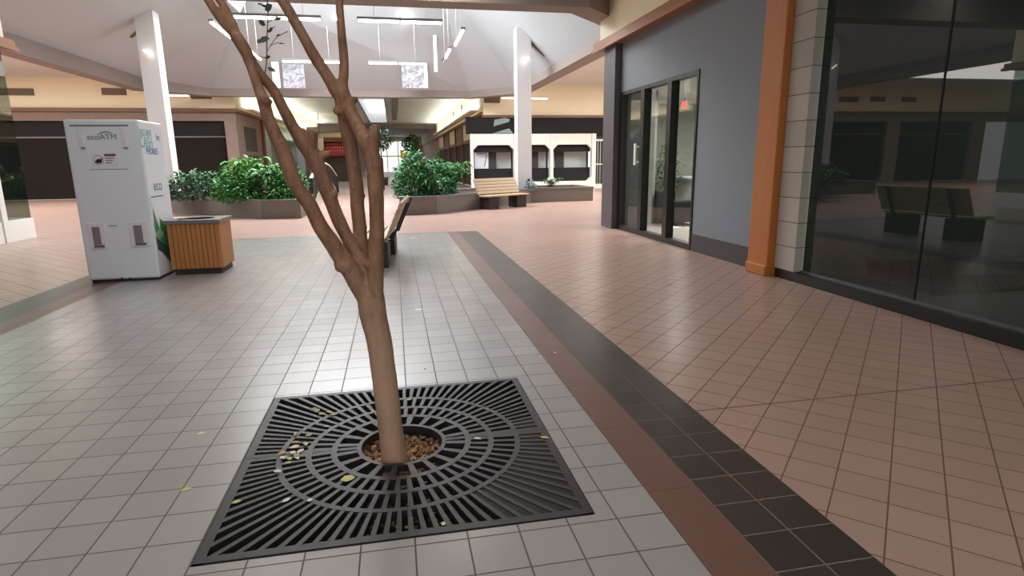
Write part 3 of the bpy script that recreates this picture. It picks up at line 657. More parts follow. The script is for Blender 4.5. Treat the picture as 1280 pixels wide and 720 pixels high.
# white arched shop front on the right
shop = sgroup('wall_arched_shop', 'white shop front of rounded openings under a black fascia', 'shop front')
b = MB(); b.box(3.72, 10.5, YB-.10, YB+.3, 2.83, 3.66); b.build('fascia', 'blackmatte', shop)
b = MB(); b.box(10.5, 13.5, YB-.0, YB+.3, 2.83, 3.66); b.build('side_fascia', 'blackmatte', shop)
dg = MB(); dg.extrude([(5.05, YB-.115, 2.86), (6.1, YB-.115, 2.86), (5.9, YB-.115, 3.1)], (0, .015, 0)); dg.extrude([(5.1, YB-.115, 3.2), (5.15, YB-.115, 3.52), (5.7, YB-.115, 3.62), (5.95, YB-.115, 3.55), (5.9, YB-.115, 3.42)], (0, .015, 0)); dg.build('fascia_reflection', 'slate', shop)  # slate shapes painted on as a reflection in the fascia
def oct_frame(x0, x1, z0, z1, ox0, ox1, oz0, oz1, ch, y0, y1):
    """a rectangular panel with one chamfered opening, of real thickness"""
    mb = MB()
    inn = [(ox0+ch,oz0),(ox1-ch,oz0),(ox1,oz0+ch),(ox1,oz1-ch),(ox1-ch,oz1),(ox0+ch,oz1),(ox0,oz1-ch),(ox0,oz0+ch)]
    out = [(ox0+ch,z0),(ox1-ch,z0),(x1,oz0+ch),(x1,oz1-ch),(ox1-ch,z1),(ox0+ch,z1),(x0,oz1-ch),(x0,oz0+ch)]
    crn = {1: (x1,z0), 3: (x1,z1), 5: (x0,z1), 7: (x0,z0)}
    for i in range(8):
        j = (i+1) % 8
        poly = [inn[i], inn[j], out[j]]+([crn[i]] if i in crn else [])+[out[i]]
        mb.extrude([(p[0], y0, p[1]) for p in poly], (0, y1-y0, 0))
    return mb
bays = [(3.95, 6.22), (6.22, 8.14), (8.14, 10.42)]
for i, (x0, x1) in enumerate(bays):
    oct_frame(x0, x1, .0, 2.83, x0+.09, x1-.09, .40, 2.28, .24, YB-.12, YB+.12).build('bay_frame', 'white_trim', shop)
    b = MB(); b.box(x0+.1, x1-.1, YB+.14, YB+.3, 1.92, 2.35); b.build('awning_band', 'blackmatte', shop)
    b = MB(); b.box(x0+.1, x1-.1, YB+.14, YB+.34, .4, 1.1); b.build('counter_front', 'blackmatte', shop)
    b = MB(); b.box(x0+.05, x1-.05, YB+.9, YB+.95, .3, 2.5); b.build('back_panel', 'mirror', shop)
    b = MB(); xx = x0+(.95 if i < 2 else .45); b.box(xx, xx+.45, YB+.7, YB+.85, .8, 2.0); b.build('dark_panel', 'interior', shop)
b = MB()
for x, w_ in ((3.95, .07), (6.22, .07), (8.14, .07), (10.42, .11)): b.box(x-w_, x+w_, YB-.2, YB-.11, 0, 2.83)
b.build('post', 'white_trim', shop)
ps = thing('poster_stand', 'bright white poster panel in the left bay of the arched shop', 'poster', (4.55, YB+.6, 0), .1)
b = MB(); b.box(-.36, .36, -.02, .02, 1.1, 1.95); b.build('sheet', 'poster', ps); b = MB(); b.box(-.4, .4, .02, .06, 0, 2.0); b.build('board', 'steel', ps)
b = MB(); b.extrude([(.12, -.03, 1.2), (.17, -.03, 1.2), (.3, -.03, 1.8), (.25, -.03, 1.8)], (0, .008, 0)); b.extrude([(-.27, -.03, 1.88), (.27, -.03, 1.88), (.27, -.03, 1.84), (-.27, -.03, 1.84)], (0, .008, 0)); b.build('printed_mark', 'label_grey', ps)
# gate beside it
gt = thing('security_gate', 'white barred gate right of the arched shop', 'gate', (11.3, YB+.1, 0))
for i in range(12): x = -.7+i*.14; b = MB(); b.tube([(x, 0, .08), (x, 0, 2.5)], .014, 6); b.build('bar', 'white_trim', gt)
for a_ in ((-.75, .95, -.03, .03, 2.45, 2.55), (-.75, .95, -.03, .03, 1.22, 1.28), (-.75, .95, -.04, .04, 0, .22)): b = MB(); b.box(*a_); b.build('rail', 'white_trim', gt)
w = MB(); w.box(10.5, 26, YB+.3, YB+.4, 0, 3.6); w.box(4.62, 10.5, YB+1.0, YB+1.1, 0, 3.6); struct('wall_shop_dark', w, 'interior', 'dark wall behind the barred gate', 'wall')

# ------------------------------------------------------------------ far corridor
CL, CR, YE = -7.1, 4.6, 96
w = MB(); w.box(CR, CR+.4, YB+.4, YE, TZ, 5.3); w.box(CR, CR+.4, YB, YB+.4, 3.66, 5.3); struct('wall_corridor_right', w, 'cream', 'cream bulkhead on the right of the far corridor', 'wall')
w = MB(); w.box(CL-.4, CL, YB+.4, YE, TZ, 5.3); w.box(CL-.4, CL, YB, YB+.4, TZ+.05, 5.3); struct('wall_corridor_left', w, 'cream', 'cream bulkhead on the left of the far corridor', 'wall')
w = MB(); w.box(CR-.12, CR+.1, YB+.2, YE, TZ-.1, TZ+.06); struct('trim_5', w, 'redwood', 'red-brown trim along the far corridor’s right side', 'trim')
w = MB(); w.box(CL-.1, CL+.12, YB+.1, 36.0, TZ, TZ+.14); struct('trim_6', w, 'redwood', 'brown trim at the far corridor’s left corner', 'trim')
w = MB(); w.box(CL-.3, CL, YB+.35, 35.8, 0, TZ); struct('wall_corridor_pier', w, 'pinkpier', 'pinkish wall turning into the far corridor', 'wall')
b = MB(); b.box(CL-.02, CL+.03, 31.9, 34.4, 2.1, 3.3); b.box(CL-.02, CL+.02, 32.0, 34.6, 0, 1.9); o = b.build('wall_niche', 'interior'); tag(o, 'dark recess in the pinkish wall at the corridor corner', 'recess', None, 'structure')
b = MB(); b.box(CL-.05, CL+.14, 35.8, 36.15, 0, TZ); struct('trim_7', b, 'redwood', 'brown timber edge beside the pale green shop front', 'trim')
w = MB(); w.box(CL-.3, CL, 36.2, 52, 0, TZ); struct('wall_green_shop', w, 'slate', 'pale green shop front along the far corridor’s left', 'shop front')
b = MB()
for y0, y1 in ((36.3, 38.0), (44.5, 46.5)): b.box(CL-.02, CL+.05, y0, y1, 0, 3.4)
struct('wall_green_panels', b, 'palegreen', 'pale green upright panels of the corridor shop', 'panel')
aw = MB(); aw.extrude([(CL+.06, 38.4, 3.8), (CL+.9, 38.4, 2.9), (CL+.9, 38.4, 2.8), (CL+.06, 38.4, 2.8)], (0, 9.0, 0)); o = aw.build('shop_canopy', 'teal'); tag(o, 'pale teal awning over the green corridor shop', 'awning', None, 'structure')
w = MB(); w.box(CL-.3, CL, 52, YE, 0, TZ); struct('wall_far_left', w, 'pinkpier', 'far left corridor shop fronts', 'wall')
# right-hand shop fronts of the corridor: red-brown timber frames
fy = [31.4, 35, 39.5, 44, 49, 54, 60]
for i in range(len(fy)-1):
    sf = sgroup('window_%d' % (4+i), ['first', 'second', 'third', 'fourth', 'fifth', 'sixth'][i]+' red-brown framed shop window along the right corridor', 'window')
    y0, y1 = fy[i], fy[i+1]
    b = MB(); b.box(CR-.08, CR+.1, y0, y0+.35, 0, TZ-.1); b.box(CR-.05, CR+.1, y0+.35, y1, 2.55, 2.75); b.build('frame', 'redwood', sf)
    b = MB(); b.box(CR+.0, CR+.1, y0+.35, y1, 2.75, TZ-.1); b.build('transom_panel', 'cream' if i % 2 else 'pinkpier', sf)
    b = MB(); b.box(CR+.05, CR+.1, y0+.35, y1, 0, 2.55); b.build('pane', 'interior', sf)
w = MB(); w.box(CR, CR+.3, 60, YE, 0, TZ-.1); struct('wall_far_right', w, 'orange', 'orange shop front at the far end of the right corridor', 'wall')
for yy, lab in ((39.8, 'nearer small square vent high on the corridor’s right bulkhead'), (45.3, 'farther small square vent high on the corridor’s right bulkhead')):
    v = thing('air_vent', lab, 'vent', (CR, yy, 4.92), 0, 'small vents in the corridor bulkhead')
    b = MB(); b.box(-.02, 0, -.3, .3, -.15, .15); b.build('backing', 'ventdark', v); b = MB()
    for i in range(5): b.box(-.035, -.02, -.28, .28, -.13+i*.055, -.1+i*.055)
    b.build('louvre', 'vent', v)
# corridor ceiling with skylight strip
SX0, SX1 = -1.95, -.35
c = MB()
for x0, x1 in ((CL, SX0), (SX1, CR)): c.box(x0, x1, YB-.4, YE, 5.3, 5.35)
c.box(SX0, SX1, 38.4, 38.6, 5.25, 5.35); c.box(SX0, SX1, YB-.4, 31, 5.3, 5.35); c.box(SX0, SX1, 62, 66, 5.3, 5.35); c.box(SX0, SX1, 90, YE, 5.3, 5.35)
struct('ceiling_corridor', c, 'ceiling', 'cream ceiling of the far corridor', 'ceiling')
for y0, y1, nm, lab in ((31, 62, 'skylight', 'nearer skylight strip in the far corridor ceiling'), (66, 90, 'skylight', 'farther skylight strip beyond the dark corridor beam')):  # hidden near end of the first strip added to light the corridor
    sk = sgroup(nm, lab, 'skylight')
    b = MB(); b.box(SX0-.05, SX0, y0, y1, 5.3, 6.3); b.box(SX1, SX1+.05, y0, y1, 5.3, 6.3); b.box(SX0, SX1, y0-.05, y0, 5.3, 6.3); b.box(SX0, SX1, y1, y1+.05, 5.3, 6.3); b.build('well', 'white_trim', sk)
    b = MB(); b.quad((SX0, y0, 6.3), (SX0, y1, 6.3), (SX1, y1, 6.3), (SX1, y0, 6.3)); b.build('glazing', 'sky_glaze_far', sk)
c = MB(); c.box(CL, CR, 64, 64.6, 4.85, 5.3); struct('ceiling_beam_corridor', c, 'taupe', 'dark beam across the far corridor ceiling', 'beam')
c = MB(); c.box(.12, .5, YB, 52, 4.9, 5.3); struct('ceiling_rib', c, 'taupe', 'grey rib along the far corridor ceiling', 'beam')
ew = sgroup('window_10', 'bright glazed entrance wall at the end of the far corridor', 'window')
M['daylit'] = emit('daylit_glazing', (236, 242, 236), 1.05)
b = MB(); b.box(-4.2, 2.6, YE-.1, YE-.05, 0, 4.6); b.build('pane', 'daylit', ew)
b = MB()
for x in (-4.2, -2.5, -.8, .9, 2.55): b.box(x-.06, x+.06, YE-.16, YE-.05, 0, 4.7)
b.box(-4.2, 2.6, YE-.16, YE-.05, 2.3, 2.45); b.box(-4.2, 2.6, YE-.16, YE-.05, 4.6, 4.75); b.build('frame', 'white_trim', ew)
w = MB(); w.box(CL, CR, YE, YE+.2, 0, 5.3); struct('wall_corridor_end', w, 'white_trim', 'end wall of the far corridor', 'wall')

w = MB(); w.box(CR-.5, CR-.1, 32, 62, 4.02, 4.12); w.box(CL+.1, CL+.5, 32, 62, 4.02, 4.12); struct('trim_8', w, 'cream', 'cream ledges added under the uplights along both sides of the far corridor', 'trim')  # ledges added beneath the made-up uplights
# kiosk with red awning
ki = thing('kiosk', 'cream kiosk with red awning and grey shutter on the corridor’s left', 'kiosk', (-4.6, 50, 0))
b = MB(); b.box(-1.9, 1.1, .1, 2.0, 0, 4.2); b.build('body', 'cream', ki)
b = MB(); b.box(-.75, 1.05, .05, .1, 0, 2.0); b.build('shutter', 'greyshutter', ki)
b = MB(); b.box(-1.0, 1.3, -.35, .1, 3.1, 3.45); b.build('header', 'redwood', ki)
b = MB(); b.extrude([(-.75, .08, 3.1), (-.75, -.55, 2.15), (-.75, -.55, 2.0), (-.75, .08, 2.0)], (2.0, 0, 0)); a_ = b.build('awning', 'red', ki)
for r in range(3):
    for i in range(10):
        t = (r+.5)/3.4; b = MB(); b.box(-.65+i*.19, -.57+i*.19, .08-.63*t-.03, .08-.63*t, 3.1-.95*t-.03, 3.1-.95*t+.02); b.build('white_scallop', 'label_white', a_)
b = MB(); b.box(-1.9, 1.3, -.2, .1, 3.9, 4.25); b.build('cornice', 'taupe', ki)
ln = thing('hanging_sign', 'small cream hanging sign beside the kiosk’s red awning', 'sign', (-5.5, 49.3, 0))
b = MB(); b.box(-.3, .25, -.05, .05, 2.45, 3.4); b.build('sign_panel', 'cream', ln); b = MB(); b.tube([(0, 0, 3.4), (0, 0, 5.3)], .02, 6); b.build('rod', 'black', ln)
# yellow and black signs in the distance
ys = thing('direction_sign', 'bright yellow sign in the far corridor above the bushes', 'sign', (.85, 46, 0))
b = MB(); b.box(-.26, .26, -.03, .03, 1.75, 2.35); b.build('sign_panel', 'yellow', ys); b = MB(); b.box(-.03, .03, 0, .05, 0, 1.8); b.build('post', 'steel', ys)
bs = thing('notice_board', 'black notice board right of the yellow sign in the far corridor', 'sign', (1.75, 50, 0))
b = MB(); b.box(-.2, .2, -.04, .04, .9, 1.9); b.build('board', 'black', bs); 
for a_ in ((1.2, 1.3), (1.45, 1.5)): b = MB(); b.box(-.15, .15, -.05, -.04, *a_); b.build('printed_strip', 'label_grey', bs)
b = MB(); b.box(-.03, .03, -.02, .02, 0, .9); b.box(-.2, .2, -.15, .15, 0, .04); b.build('stand', 'black', bs)
wp = thing('banner_stand', 'narrow white banner stand seen behind the tree’s right limb', 'banner', (-.72, 34, 0))
b = MB(); b.box(-.1, .06, -.02, .02, .3, 1.62); b.build('sheet', 'cloth', wp); b = MB(); b.box(.06, .2, .02, .05, .0, 1.7); b.build('backing', 'black', wp); b = MB(); b.box(-.15, .22, -.15, .15, 0, .05); b.build('base', 'black', wp)
# topiary trees in the corridor
def topiary(x, y, zc, rx, rz, label):
    t = thing('indoor_tree', label, 'tree', (x, y, 0), 0, 'indoor trees in the far corridor')
    b = MB(); b.lathe((0,0,0), [(.001,0),(.35,0),(.42,.5),(.38,.5),(.36,.45),(.001,.45)], 16); b.build('pot', 'darkgrey', t)
    b = MB(); b.tube([(0,0,.4),(.03,0,zc*.5),(0,.02,zc)], [.05,.045,.03], 8); b.build('stem', 'bark', t)
    b = MB()
    for _ in range(700):
        u, a = random.uniform(-1, 1), random.uniform(0, 2*PI); q = math.sqrt(1-u*u); k = random.uniform(.5, 1.05)
        p = Vector((q*math.cos(a)*rx*k, q*math.sin(a)*rx*k, zc+u*rz*k)); d = Vector((q*math.cos(a)+random.gauss(0,.5), q*math.sin(a)+random.gauss(0,.5), u+random.gauss(0,.5)))
        b.leaf(p, d, Vector((random.gauss(0,.5), random.gauss(0,.5), 1)), random.uniform(.12,.24), .1)
    b.build('foliage', 'ficus', t)
topiary(1.3, 42, 2.7, .55, .58, 'round-crowned indoor tree above the right planter’s bushes')
topiary(-.75, 41, 3.1, .85, .75, 'broad indoor tree partly hidden by the near tree’s right limb')

# ------------------------------------------------------------------ atrium: octagonal beam, hipped ceiling, skylight
OX0, OX1, OY0, OY1 = -9.85, 5.77, 12.75, 29.7; OXc, OYc = (OX0+OX1)/2, (OY0+OY1)/2
CH = 1.95; ZB = 4.5; ZT = 8.2
ZFS = [4.82]*6+[4.98]*2      # springing height at each corner; the left beam is deeper
def octa(d, ch=None):
    x0, x1, y0, y1 = OX0+d, OX1-d, OY0+d, OY1-d; c = max(.05, CH-d*(2-math.sqrt(2)))
    return [(x0+c,y0),(x1-c,y0),(x1,y0+c),(x1,y1-c),(x1-c,y1),(x0+c,y1),(x0,y1-c),(x0,y0+c)]
i0, o0 = octa(0), octa(-.55)
bm_ = MB()
for i in range(8):
    j = (i+1) % 8
    bm_.quad((*i0[i],ZB),(*i0[j],ZB),(*o0[j],ZB),(*o0[i],ZB)); bm_.quad((*i0[i],ZB),(*i0[i],ZFS[i]),(*i0[j],ZFS[j]),(*i0[j],ZB)); bm_.quad((*o0[j],ZB),(*o0[j],5.3),(*o0[i],5.3),(*o0[i],ZB)); bm_.quad((*i0[i],ZFS[i]),(*o0[i],5.3),(*o0[j],5.3),(*i0[j],ZFS[j]))
struct('ceiling_beam_ring', bm_, 'taupe', 'taupe octagonal beam around the atrium ceiling', 'beam')
D1 = 4.6; SL = .735
_a, _b, _c, _d, _e = OX0+D1, OX1-3.4, OY0+D1, OY1-D1, .3
i1 = [(_a+_e,_c),(_b-_e,_c),(_b,_c+_e),(_b,_d-_e),(_b-_e,_d),(_a+_e,_d),(_a,_d-_e),(_a,_c+_e)]
ZTS = [ZT-.6, ZT, ZT, ZT, ZT, ZT-.6, 6.95, 6.95]
sl = MB()
for i in range(8):
    j = (i+1) % 8; sl.quad((*i0[i],ZFS[i]),(*i1[i],ZTS[i]),(*i1[j],ZTS[j]),(*i0[j],ZFS[j]))
struct('ceiling_atrium', sl, 'white_ceiling', 'white hipped ceiling of the atrium', 'ceiling')
sk = sgroup('skylight', 'large skylight at the top of the atrium ceiling', 'skylight')
b = MB()
for i in range(8):
    j = (i+1) % 8; b.quad((*i1[i],ZTS[i]),(*i1[i],ZT+1),(*i1[j],ZT+1),(*i1[j],ZTS[j]))
b.build('well', 'white_trim', sk)
b = MB(); b.add([(*p, ZT+1) for p in i1], [tuple(range(8))]); b.build('glazing', 'sky_glaze', sk)
# flat ceilings outside the octagon
c = MB(); oo = octa(-.5); A = [(-32, 12.2), (26, 12.2), (26, YB), (-32, YB)]
zc = 5.3
c.add([(*p, zc) for p in (A[0], A[1], oo[2], oo[1], oo[0], oo[7])], [(0,1,2,3,4,5)]); c.add([(*p, zc) for p in (A[1], A[2], oo[3], oo[2])], [(0,1,2,3)])
c.add([(*p, zc) for p in (A[2], A[3], oo[6], oo[5], oo[4], oo[3])], [(0,1,2,3,4,5)]); c.add([(*p, zc) for p in (A[3], A[0], oo[7], oo[6])], [(0,1,2,3)])
struct('ceiling', c, 'ceiling', 'flat mottled ceiling around the atrium', 'ceiling')
NX0, NX1 = -1.75, -.05
c = MB()
for x0, x1 in ((-7.7, NX0), (NX1, 4.75)): c.box(x0, x1, YN, 12.2, 5.3, 5.35)
c.box(NX0, NX1, 9.4, 12.2, 5.3, 5.35)
struct('ceiling_near', c, 'ceiling', 'ceiling of the near corridor overhead', 'ceiling')
sk = sgroup('skylight', 'unseen skylight strip added to light the near corridor', 'skylight')
b = MB(); b.box(NX0-.05, NX0, YN, 9.4, 5.3, 6.1); b.box(NX1, NX1+.05, YN, 9.4, 5.3, 6.1); b.box(NX0, NX1, 9.35, 9.4, 5.3, 6.1); b.build('well', 'white_trim', sk)
b = MB(); b.quad((NX0, YN, 6.1), (NX0, 9.4, 6.1), (NX1, 9.4, 6.1), (NX1, YN, 6.1)); b.build('glazing', 'fill_glaze_near', sk)  # unseen glowing strip added to light the near corridor

# hanging strip lights in the atrium
def slope_z(x, y): return min(ZT, 4.98+.42*max(0, x-OX0), 4.82+.99*max(0, OX1-x), 4.82+SL*max(0, y-OY0), 4.82+SL*max(0, OY1-y))
def strip(x, y, L, along, label, half=False):
    t = thing('strip_light', label, 'light', (x, y, 5.5), 0 if along == 'x' else PI/2, 'strip lights hanging in the atrium'); h = L/2
    b = MB(); b.box(-h, h, -.07, .07, .03, .10); b.build('housing', 'steel', t)
    for k, (a, c_) in enumerate(((-h+.03, -.04), (.04, h-.03))):
        if half and k == 1:
            b = MB(); b.tube([(a, 0, 0), (a+.3, 0, 0)], .035, 8); b.build('tube', 'tube', t)
            b = MB(); b.tube([(a+.32, 0, 0), (c_, 0, 0)], .035, 8); b.build('unlit_tube', 'white', t)
        else:
            b = MB(); b.tube([(a, 0, 0), (c_, 0, 0)], .035, 8); b.build('tube', 'tube', t)
    for sx in (-h*.6, h*.6):
        wx, wy = (x+sx, y) if along == 'x' else (x, y+sx)
        b = MB(); b.tube([(sx, 0, .1), (sx, 0, slope_z(wx, wy)-5.5)], .008, 6); b.build('cord', 'white_trim', t)
strip(-3.02, 26.35, 2.3, 'x', 'left strip light hanging at the atrium’s far side'); strip(.42, 26.3, 2.4, 'x', 'right strip light hanging at the atrium’s far side')
strip(-3.0, 18.75, 2.4, 'x', 'left strip light hanging at the atrium’s near side'); strip(.43, 18.72, 2.45, 'x', 'right strip light hanging at the atrium’s near side')
strip(2.38, 20.85, 2.5, 'y', 'nearer strip light on the atrium’s right side'); strip(2.27, 24.3, 2.9, 'y', 'farther strip light on the atrium’s right side', True)
strip(-4.95, 20.75, 2.4, 'y', 'nearer strip light on the atrium’s left side'); strip(-4.9, 24.8, 2.4, 'y', 'farther strip light on the atrium’s left side')
# hanging panels added to imitate sun reflections on the far slope
for xa, xb, edge, lab in (((355), (382), (342, 351), 'left added panel imitating mottled sun reflection on the far atrium slope'), ((503), (532), (531, 535), 'right added panel imitating mottled sun reflection on the far atrium slope')):
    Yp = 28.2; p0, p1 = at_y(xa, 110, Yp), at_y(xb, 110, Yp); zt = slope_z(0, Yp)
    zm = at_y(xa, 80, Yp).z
    t = thing('reflection_panel', lab, 'panel', ((p0.x+p1.x)/2, Yp, 0), 0, 'panels imitating sun reflections in the atrium'); h = (p1.x-p0.x)/2
    b = MB(); b.box(-h, h, -.02, .02, p0.z, zm); b.build('reflection_sheet_low', 'panel_low', t)
    b = MB(); b.box(-h, h, -.02, .02, zm, zt); b.build('reflection_sheet_up', 'panel_up', t)
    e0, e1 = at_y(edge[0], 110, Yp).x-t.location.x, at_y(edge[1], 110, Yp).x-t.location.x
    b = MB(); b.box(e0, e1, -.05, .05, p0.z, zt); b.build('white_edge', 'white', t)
b = MB(); p0 = at_y(545, 90, 27.0); b.box(-.07, .07, -.04, .04, p0.z, slope_z(0, 27.0)); o = b.build('bright_line_strip', 'white'); o.location = (p0.x, 27.0, 0); tag(o, 'slim white strip added as a bright line right of the right panel', 'panel')  # white strip added to imitate a bright reflected line
for x, y, lab in ((507, 21, 'small round lamp high above the right far strip light'), (420, 17, 'small round lamp high above the left far strip light')):
    d = ray(x, y); Yl = next(Y/20 for Y in range(400, 594) if (d*(Y/20/d.y)).z+EYE > slope_z(0, Y/20))-.12
    p = at_y(x, y, Yl); t = thing('round_lamp', lab, 'lamp', p+Vector((0,-.1,-.2)), 0, 'round lamps on the atrium ceiling')
    b = MB(); b.lathe((0,0,0), [(.001,-.08),(.1,-.06),(.14,0),(.1,.05),(.001,.07)], 16); b.build('globe', 'tube', t)
    b = MB(); b.tube([(0, 0, .06), (0, 0, slope_z(0, Yl)-p.z+.12)], .02, 6); b.build('stem', 'white_trim', t)
# white columns with small spot light each, dark slots on the slope
for x0, x1, lab, sx in ((4.45, 4.97, 'white square column standing in the right planter', 1), (-7.6, -7.06, 'white square column standing in the left planter', -1)):
    col = sgroup('column', lab, 'column')
    zt = slope_z((x0+x1)/2, 21.7)
    b = MB(); b.box(x0, x1, 21.35, 21.87, .45, zt+.15); b.build('shaft', 'column', col)
    if sx > 0:
        b = MB(); b.tube([(4.85, 21.36, .8), (4.85, 21.33, .8)], .05, 12); b.build('socket', 'black', col)
    else:
        b = MB(); b.box(x0-.05, x1+.05, 21.3, 21.92, .45, .62); b.build('foot', 'darkbase', col)
    px_ = at_y(657, 75, 21.3) if sx > 0 else at_y(185, 66, 21.3)
    sp_ = thing('spot_light', 'small spot light on the right white column' if sx > 0 else 'small spot light on the left white column', 'light', px_, 0, 'column spot lights')
    b = MB(); b.tube([(0, .05, 0), (0, -.02, .0)], .03, 8); b.build('bracket', 'white_trim', sp_)
    b = MB(); b.tube([(-.1*sx, -.06, -.07), (.1*sx, -.06, .07)], .028, 10); b.build('lamp_head', 'tube_soft', sp_)
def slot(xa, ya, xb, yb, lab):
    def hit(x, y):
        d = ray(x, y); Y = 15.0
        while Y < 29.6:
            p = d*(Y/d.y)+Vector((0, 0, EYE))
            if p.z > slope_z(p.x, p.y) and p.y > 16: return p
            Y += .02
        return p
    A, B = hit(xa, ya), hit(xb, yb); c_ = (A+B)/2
    t = thing('dark_slot', lab, 'vent', c_, 0, 'dark slots on the atrium ceiling')  # dark tapered plates laid on the slope
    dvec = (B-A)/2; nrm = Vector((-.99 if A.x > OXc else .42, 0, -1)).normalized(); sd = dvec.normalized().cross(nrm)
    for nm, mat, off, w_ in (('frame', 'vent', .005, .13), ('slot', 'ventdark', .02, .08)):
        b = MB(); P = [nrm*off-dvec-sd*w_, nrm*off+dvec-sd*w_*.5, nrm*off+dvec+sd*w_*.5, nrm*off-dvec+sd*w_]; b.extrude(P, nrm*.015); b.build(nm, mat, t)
slot(664, 53, 681, 70, 'dark tapered slot on the atrium’s right slope'); slot(176, 36, 164, 46, 'dark tapered slot on the atrium’s left slope')

# near corridor ceiling troffers
def troffer(x, y, label):
    t = thing('ceiling_light', label, 'light', (x, y, 5.3), 0, 'ceiling lights of the near corridor')
    b = MB(); b.box(-.3, .3, -.62, .62, -.06, -.0); b.build('frame', 'white_trim', t)
    b = MB(); b.box(-.26, .26, -.58, .58, -.075, -.06); b.build('diffuser', 'troffer', t)
for x, y, lab in ((1.1, 11.2, 'right ceiling light near the atrium beam, overhead'), (-2.75, 11.2, 'left ceiling light near the atrium beam, overhead')): troffer(x, y, lab)

# ------------------------------------------------------------------ planters
def planter(name, outer, label):
    """low wall round a bed; outer is the outline, counter-clockwise"""
    t = thing(name, label, 'planter', (outer[0][0], outer[0][1], 0), 0, 'raised planters of the atrium'); L = Vector(outer[0])
    pts = [Vector(p)-L for p in outer]; n = len(pts)
    def off(d):
        res = []
        for i in range(n):
            a, b_, c_ = pts[i-1], pts[i], pts[(i+1) % n]
            n1 = Vector((-(b_-a).y, (b_-a).x)).normalized(); n2 = Vector((-(c_-b_).y, (c_-b_).x)).normalized()
            k = n1+n2; res.append(b_+k*(d/max(.3, k.dot(n1))))
        return res
    def ring(o1, o2, z0, z1):
        mb = MB()
        for i in range(n):
            j = (i+1) % n
            mb.add([(*o1[i],z0),(*o1[j],z0),(*o2[j],z0),(*o2[i],z0),(*o1[i],z1),(*o1[j],z1),(*o2[j],z1),(*o2[i],z1)], [(4,5,6,7),(0,1,5,4),(2,3,7,6),(3,2,1,0)])
        return mb
    ring(off(0.02), off(.14), 0, .46).build('wall', 'planter', t); ring(off(0), off(.17), .46, .52).build('coping', 'planter', t)
    s = MB(); q = off(.14); s.add([(*p, .45) for p in q], [tuple(range(n))]); s.build('soil', 'soil', t)
    return t
PR = [(.12,17.15),(1.2,17.25),(4.84,20.9),(7.26,21.05),(7.26,23.2),(4.0,23.2),(.9,19.9),(.12,19.9)]
mx = -2.62
PL = [(mx-x if False else (-2.55-(x-.12)), y) for x, y in PR][::-1]
planter('planter', PR, 'taupe raised planter on the right, around the right white column')
planter('planter', PL, 'taupe raised planter on the left, behind the wooden bin')

# ------------------------------------------------------------------ shrubs
def frond_shrub(x, y, z, h, spread, nst, leaf, mat, label, per=16, cat='shrub', name='leafy_shrub', wide=.34, lean=(0, 0)):
    t = thing(name, label, cat, (x, y, z), 0, 'shrubs in the raised planters')
    st, fo = MB(), MB()
    for i in range(nst):
        a = 2*PI*i/nst+random.uniform(-.5, .5); hh = h*random.uniform(.55, 1.0); sp_ = spread*random.uniform(.3, 1.0)
        b0 = Vector((random.uniform(-.12,.12), random.uniform(-.12,.12), 0)); pk = b0+Vector((math.cos(a)*sp_*.55+lean[0]*.5, math.sin(a)*sp_*.55+lean[1]*.5, hh*1.05)); e = b0+Vector((math.cos(a)*sp_+lean[0], math.sin(a)*sp_+lean[1], hh*random.uniform(.6,.85)))
        pts = [(1-u)**2*b0+2*u*(1-u)*pk+u*u*e for u in [k/8 for k in range(9)]]
        st.tube(pts, [.012*(1-.8*k/8) for k in range(9)], 5)
        for k in range(per):
            u = .22+.78*k/per; p = (1-u)**2*b0+2*u*(1-u)*pk+u*u*e; tn = (2*(1-u)*(pk-b0)+2*u*(e-pk)).normalized()
            sd = tn.cross(Vector((0,0,1))).normalized()
            for s_ in (-1, 1):
                d = (tn*.55+sd*s_+Vector((random.gauss(0,.25), random.gauss(0,.25), random.uniform(-.25,.35))))
                l = leaf*random.uniform(.7, 1.2)*(1-.4*u); fo.leaf(p, d, Vector((0,0,1))+sd*s_*.3, l, l*wide, .35)
        fo.leaf(e, (e-pk).normalized(), Vector((0,0,1)), leaf, leaf*wide, .3)
    st.build('stems', 'stem', t); fo.build('foliage', mat, t); return t
def mound_shrub(x, y, z, rx, ry, h, n, leaf, mat, label, name='leafy_shrub'):
    t = thing(name, label, 'shrub', (x, y, z), 0, 'shrubs in the raised planters')
    st, fo = MB(), MB()
    for i in range(9):
        a = 2*PI*i/9; st.tube([(math.cos(a)*.1, math.sin(a)*.1, 0), (math.cos(a)*rx*.35, math.sin(a)*ry*.35, h*.4), (math.cos(a)*rx*.6, math.sin(a)*ry*.6, h*.65)], [.014,.01,.006], 5)
    for i in range(n):
        a = random.uniform(0, 2*PI); u = random.uniform(.02, 1); q = math.sqrt(1-u*u); k = random.uniform(.62, 1.0)*(1+.18*noise.noise(Vector((math.cos(a)*2+x, math.sin(a)*2+y, u*3))))
        p = Vector((q*math.cos(a)*rx*k, q*math.sin(a)*ry*k, max(.02, u*h*k))); d = Vector((q*math.cos(a)+random.gauss(0,.45), q*math.sin(a)+random.gauss(0,.45), u*.4+random.gauss(0,.4)))
        l = leaf*random.uniform(.6, 1.2); fo.leaf(p, d, Vector((random.gauss(0,.4), random.gauss(0,.4), 1)), l, l*.42, .3)
    st.build('stems', 'stem', t); fo.build('foliage', mat, t); return t
zs = .46
mound_shrub(.6, 18.5, zs, .62, .75, 1.36, 2200, .15, 'dense', 'dense dark green shrub at the left end of the right planter')
mound_shrub(1.35, 18.95, zs, .62, .65, 1.15, 2000, .15, 'dense', 'dense green shrub in the middle of the right planter')
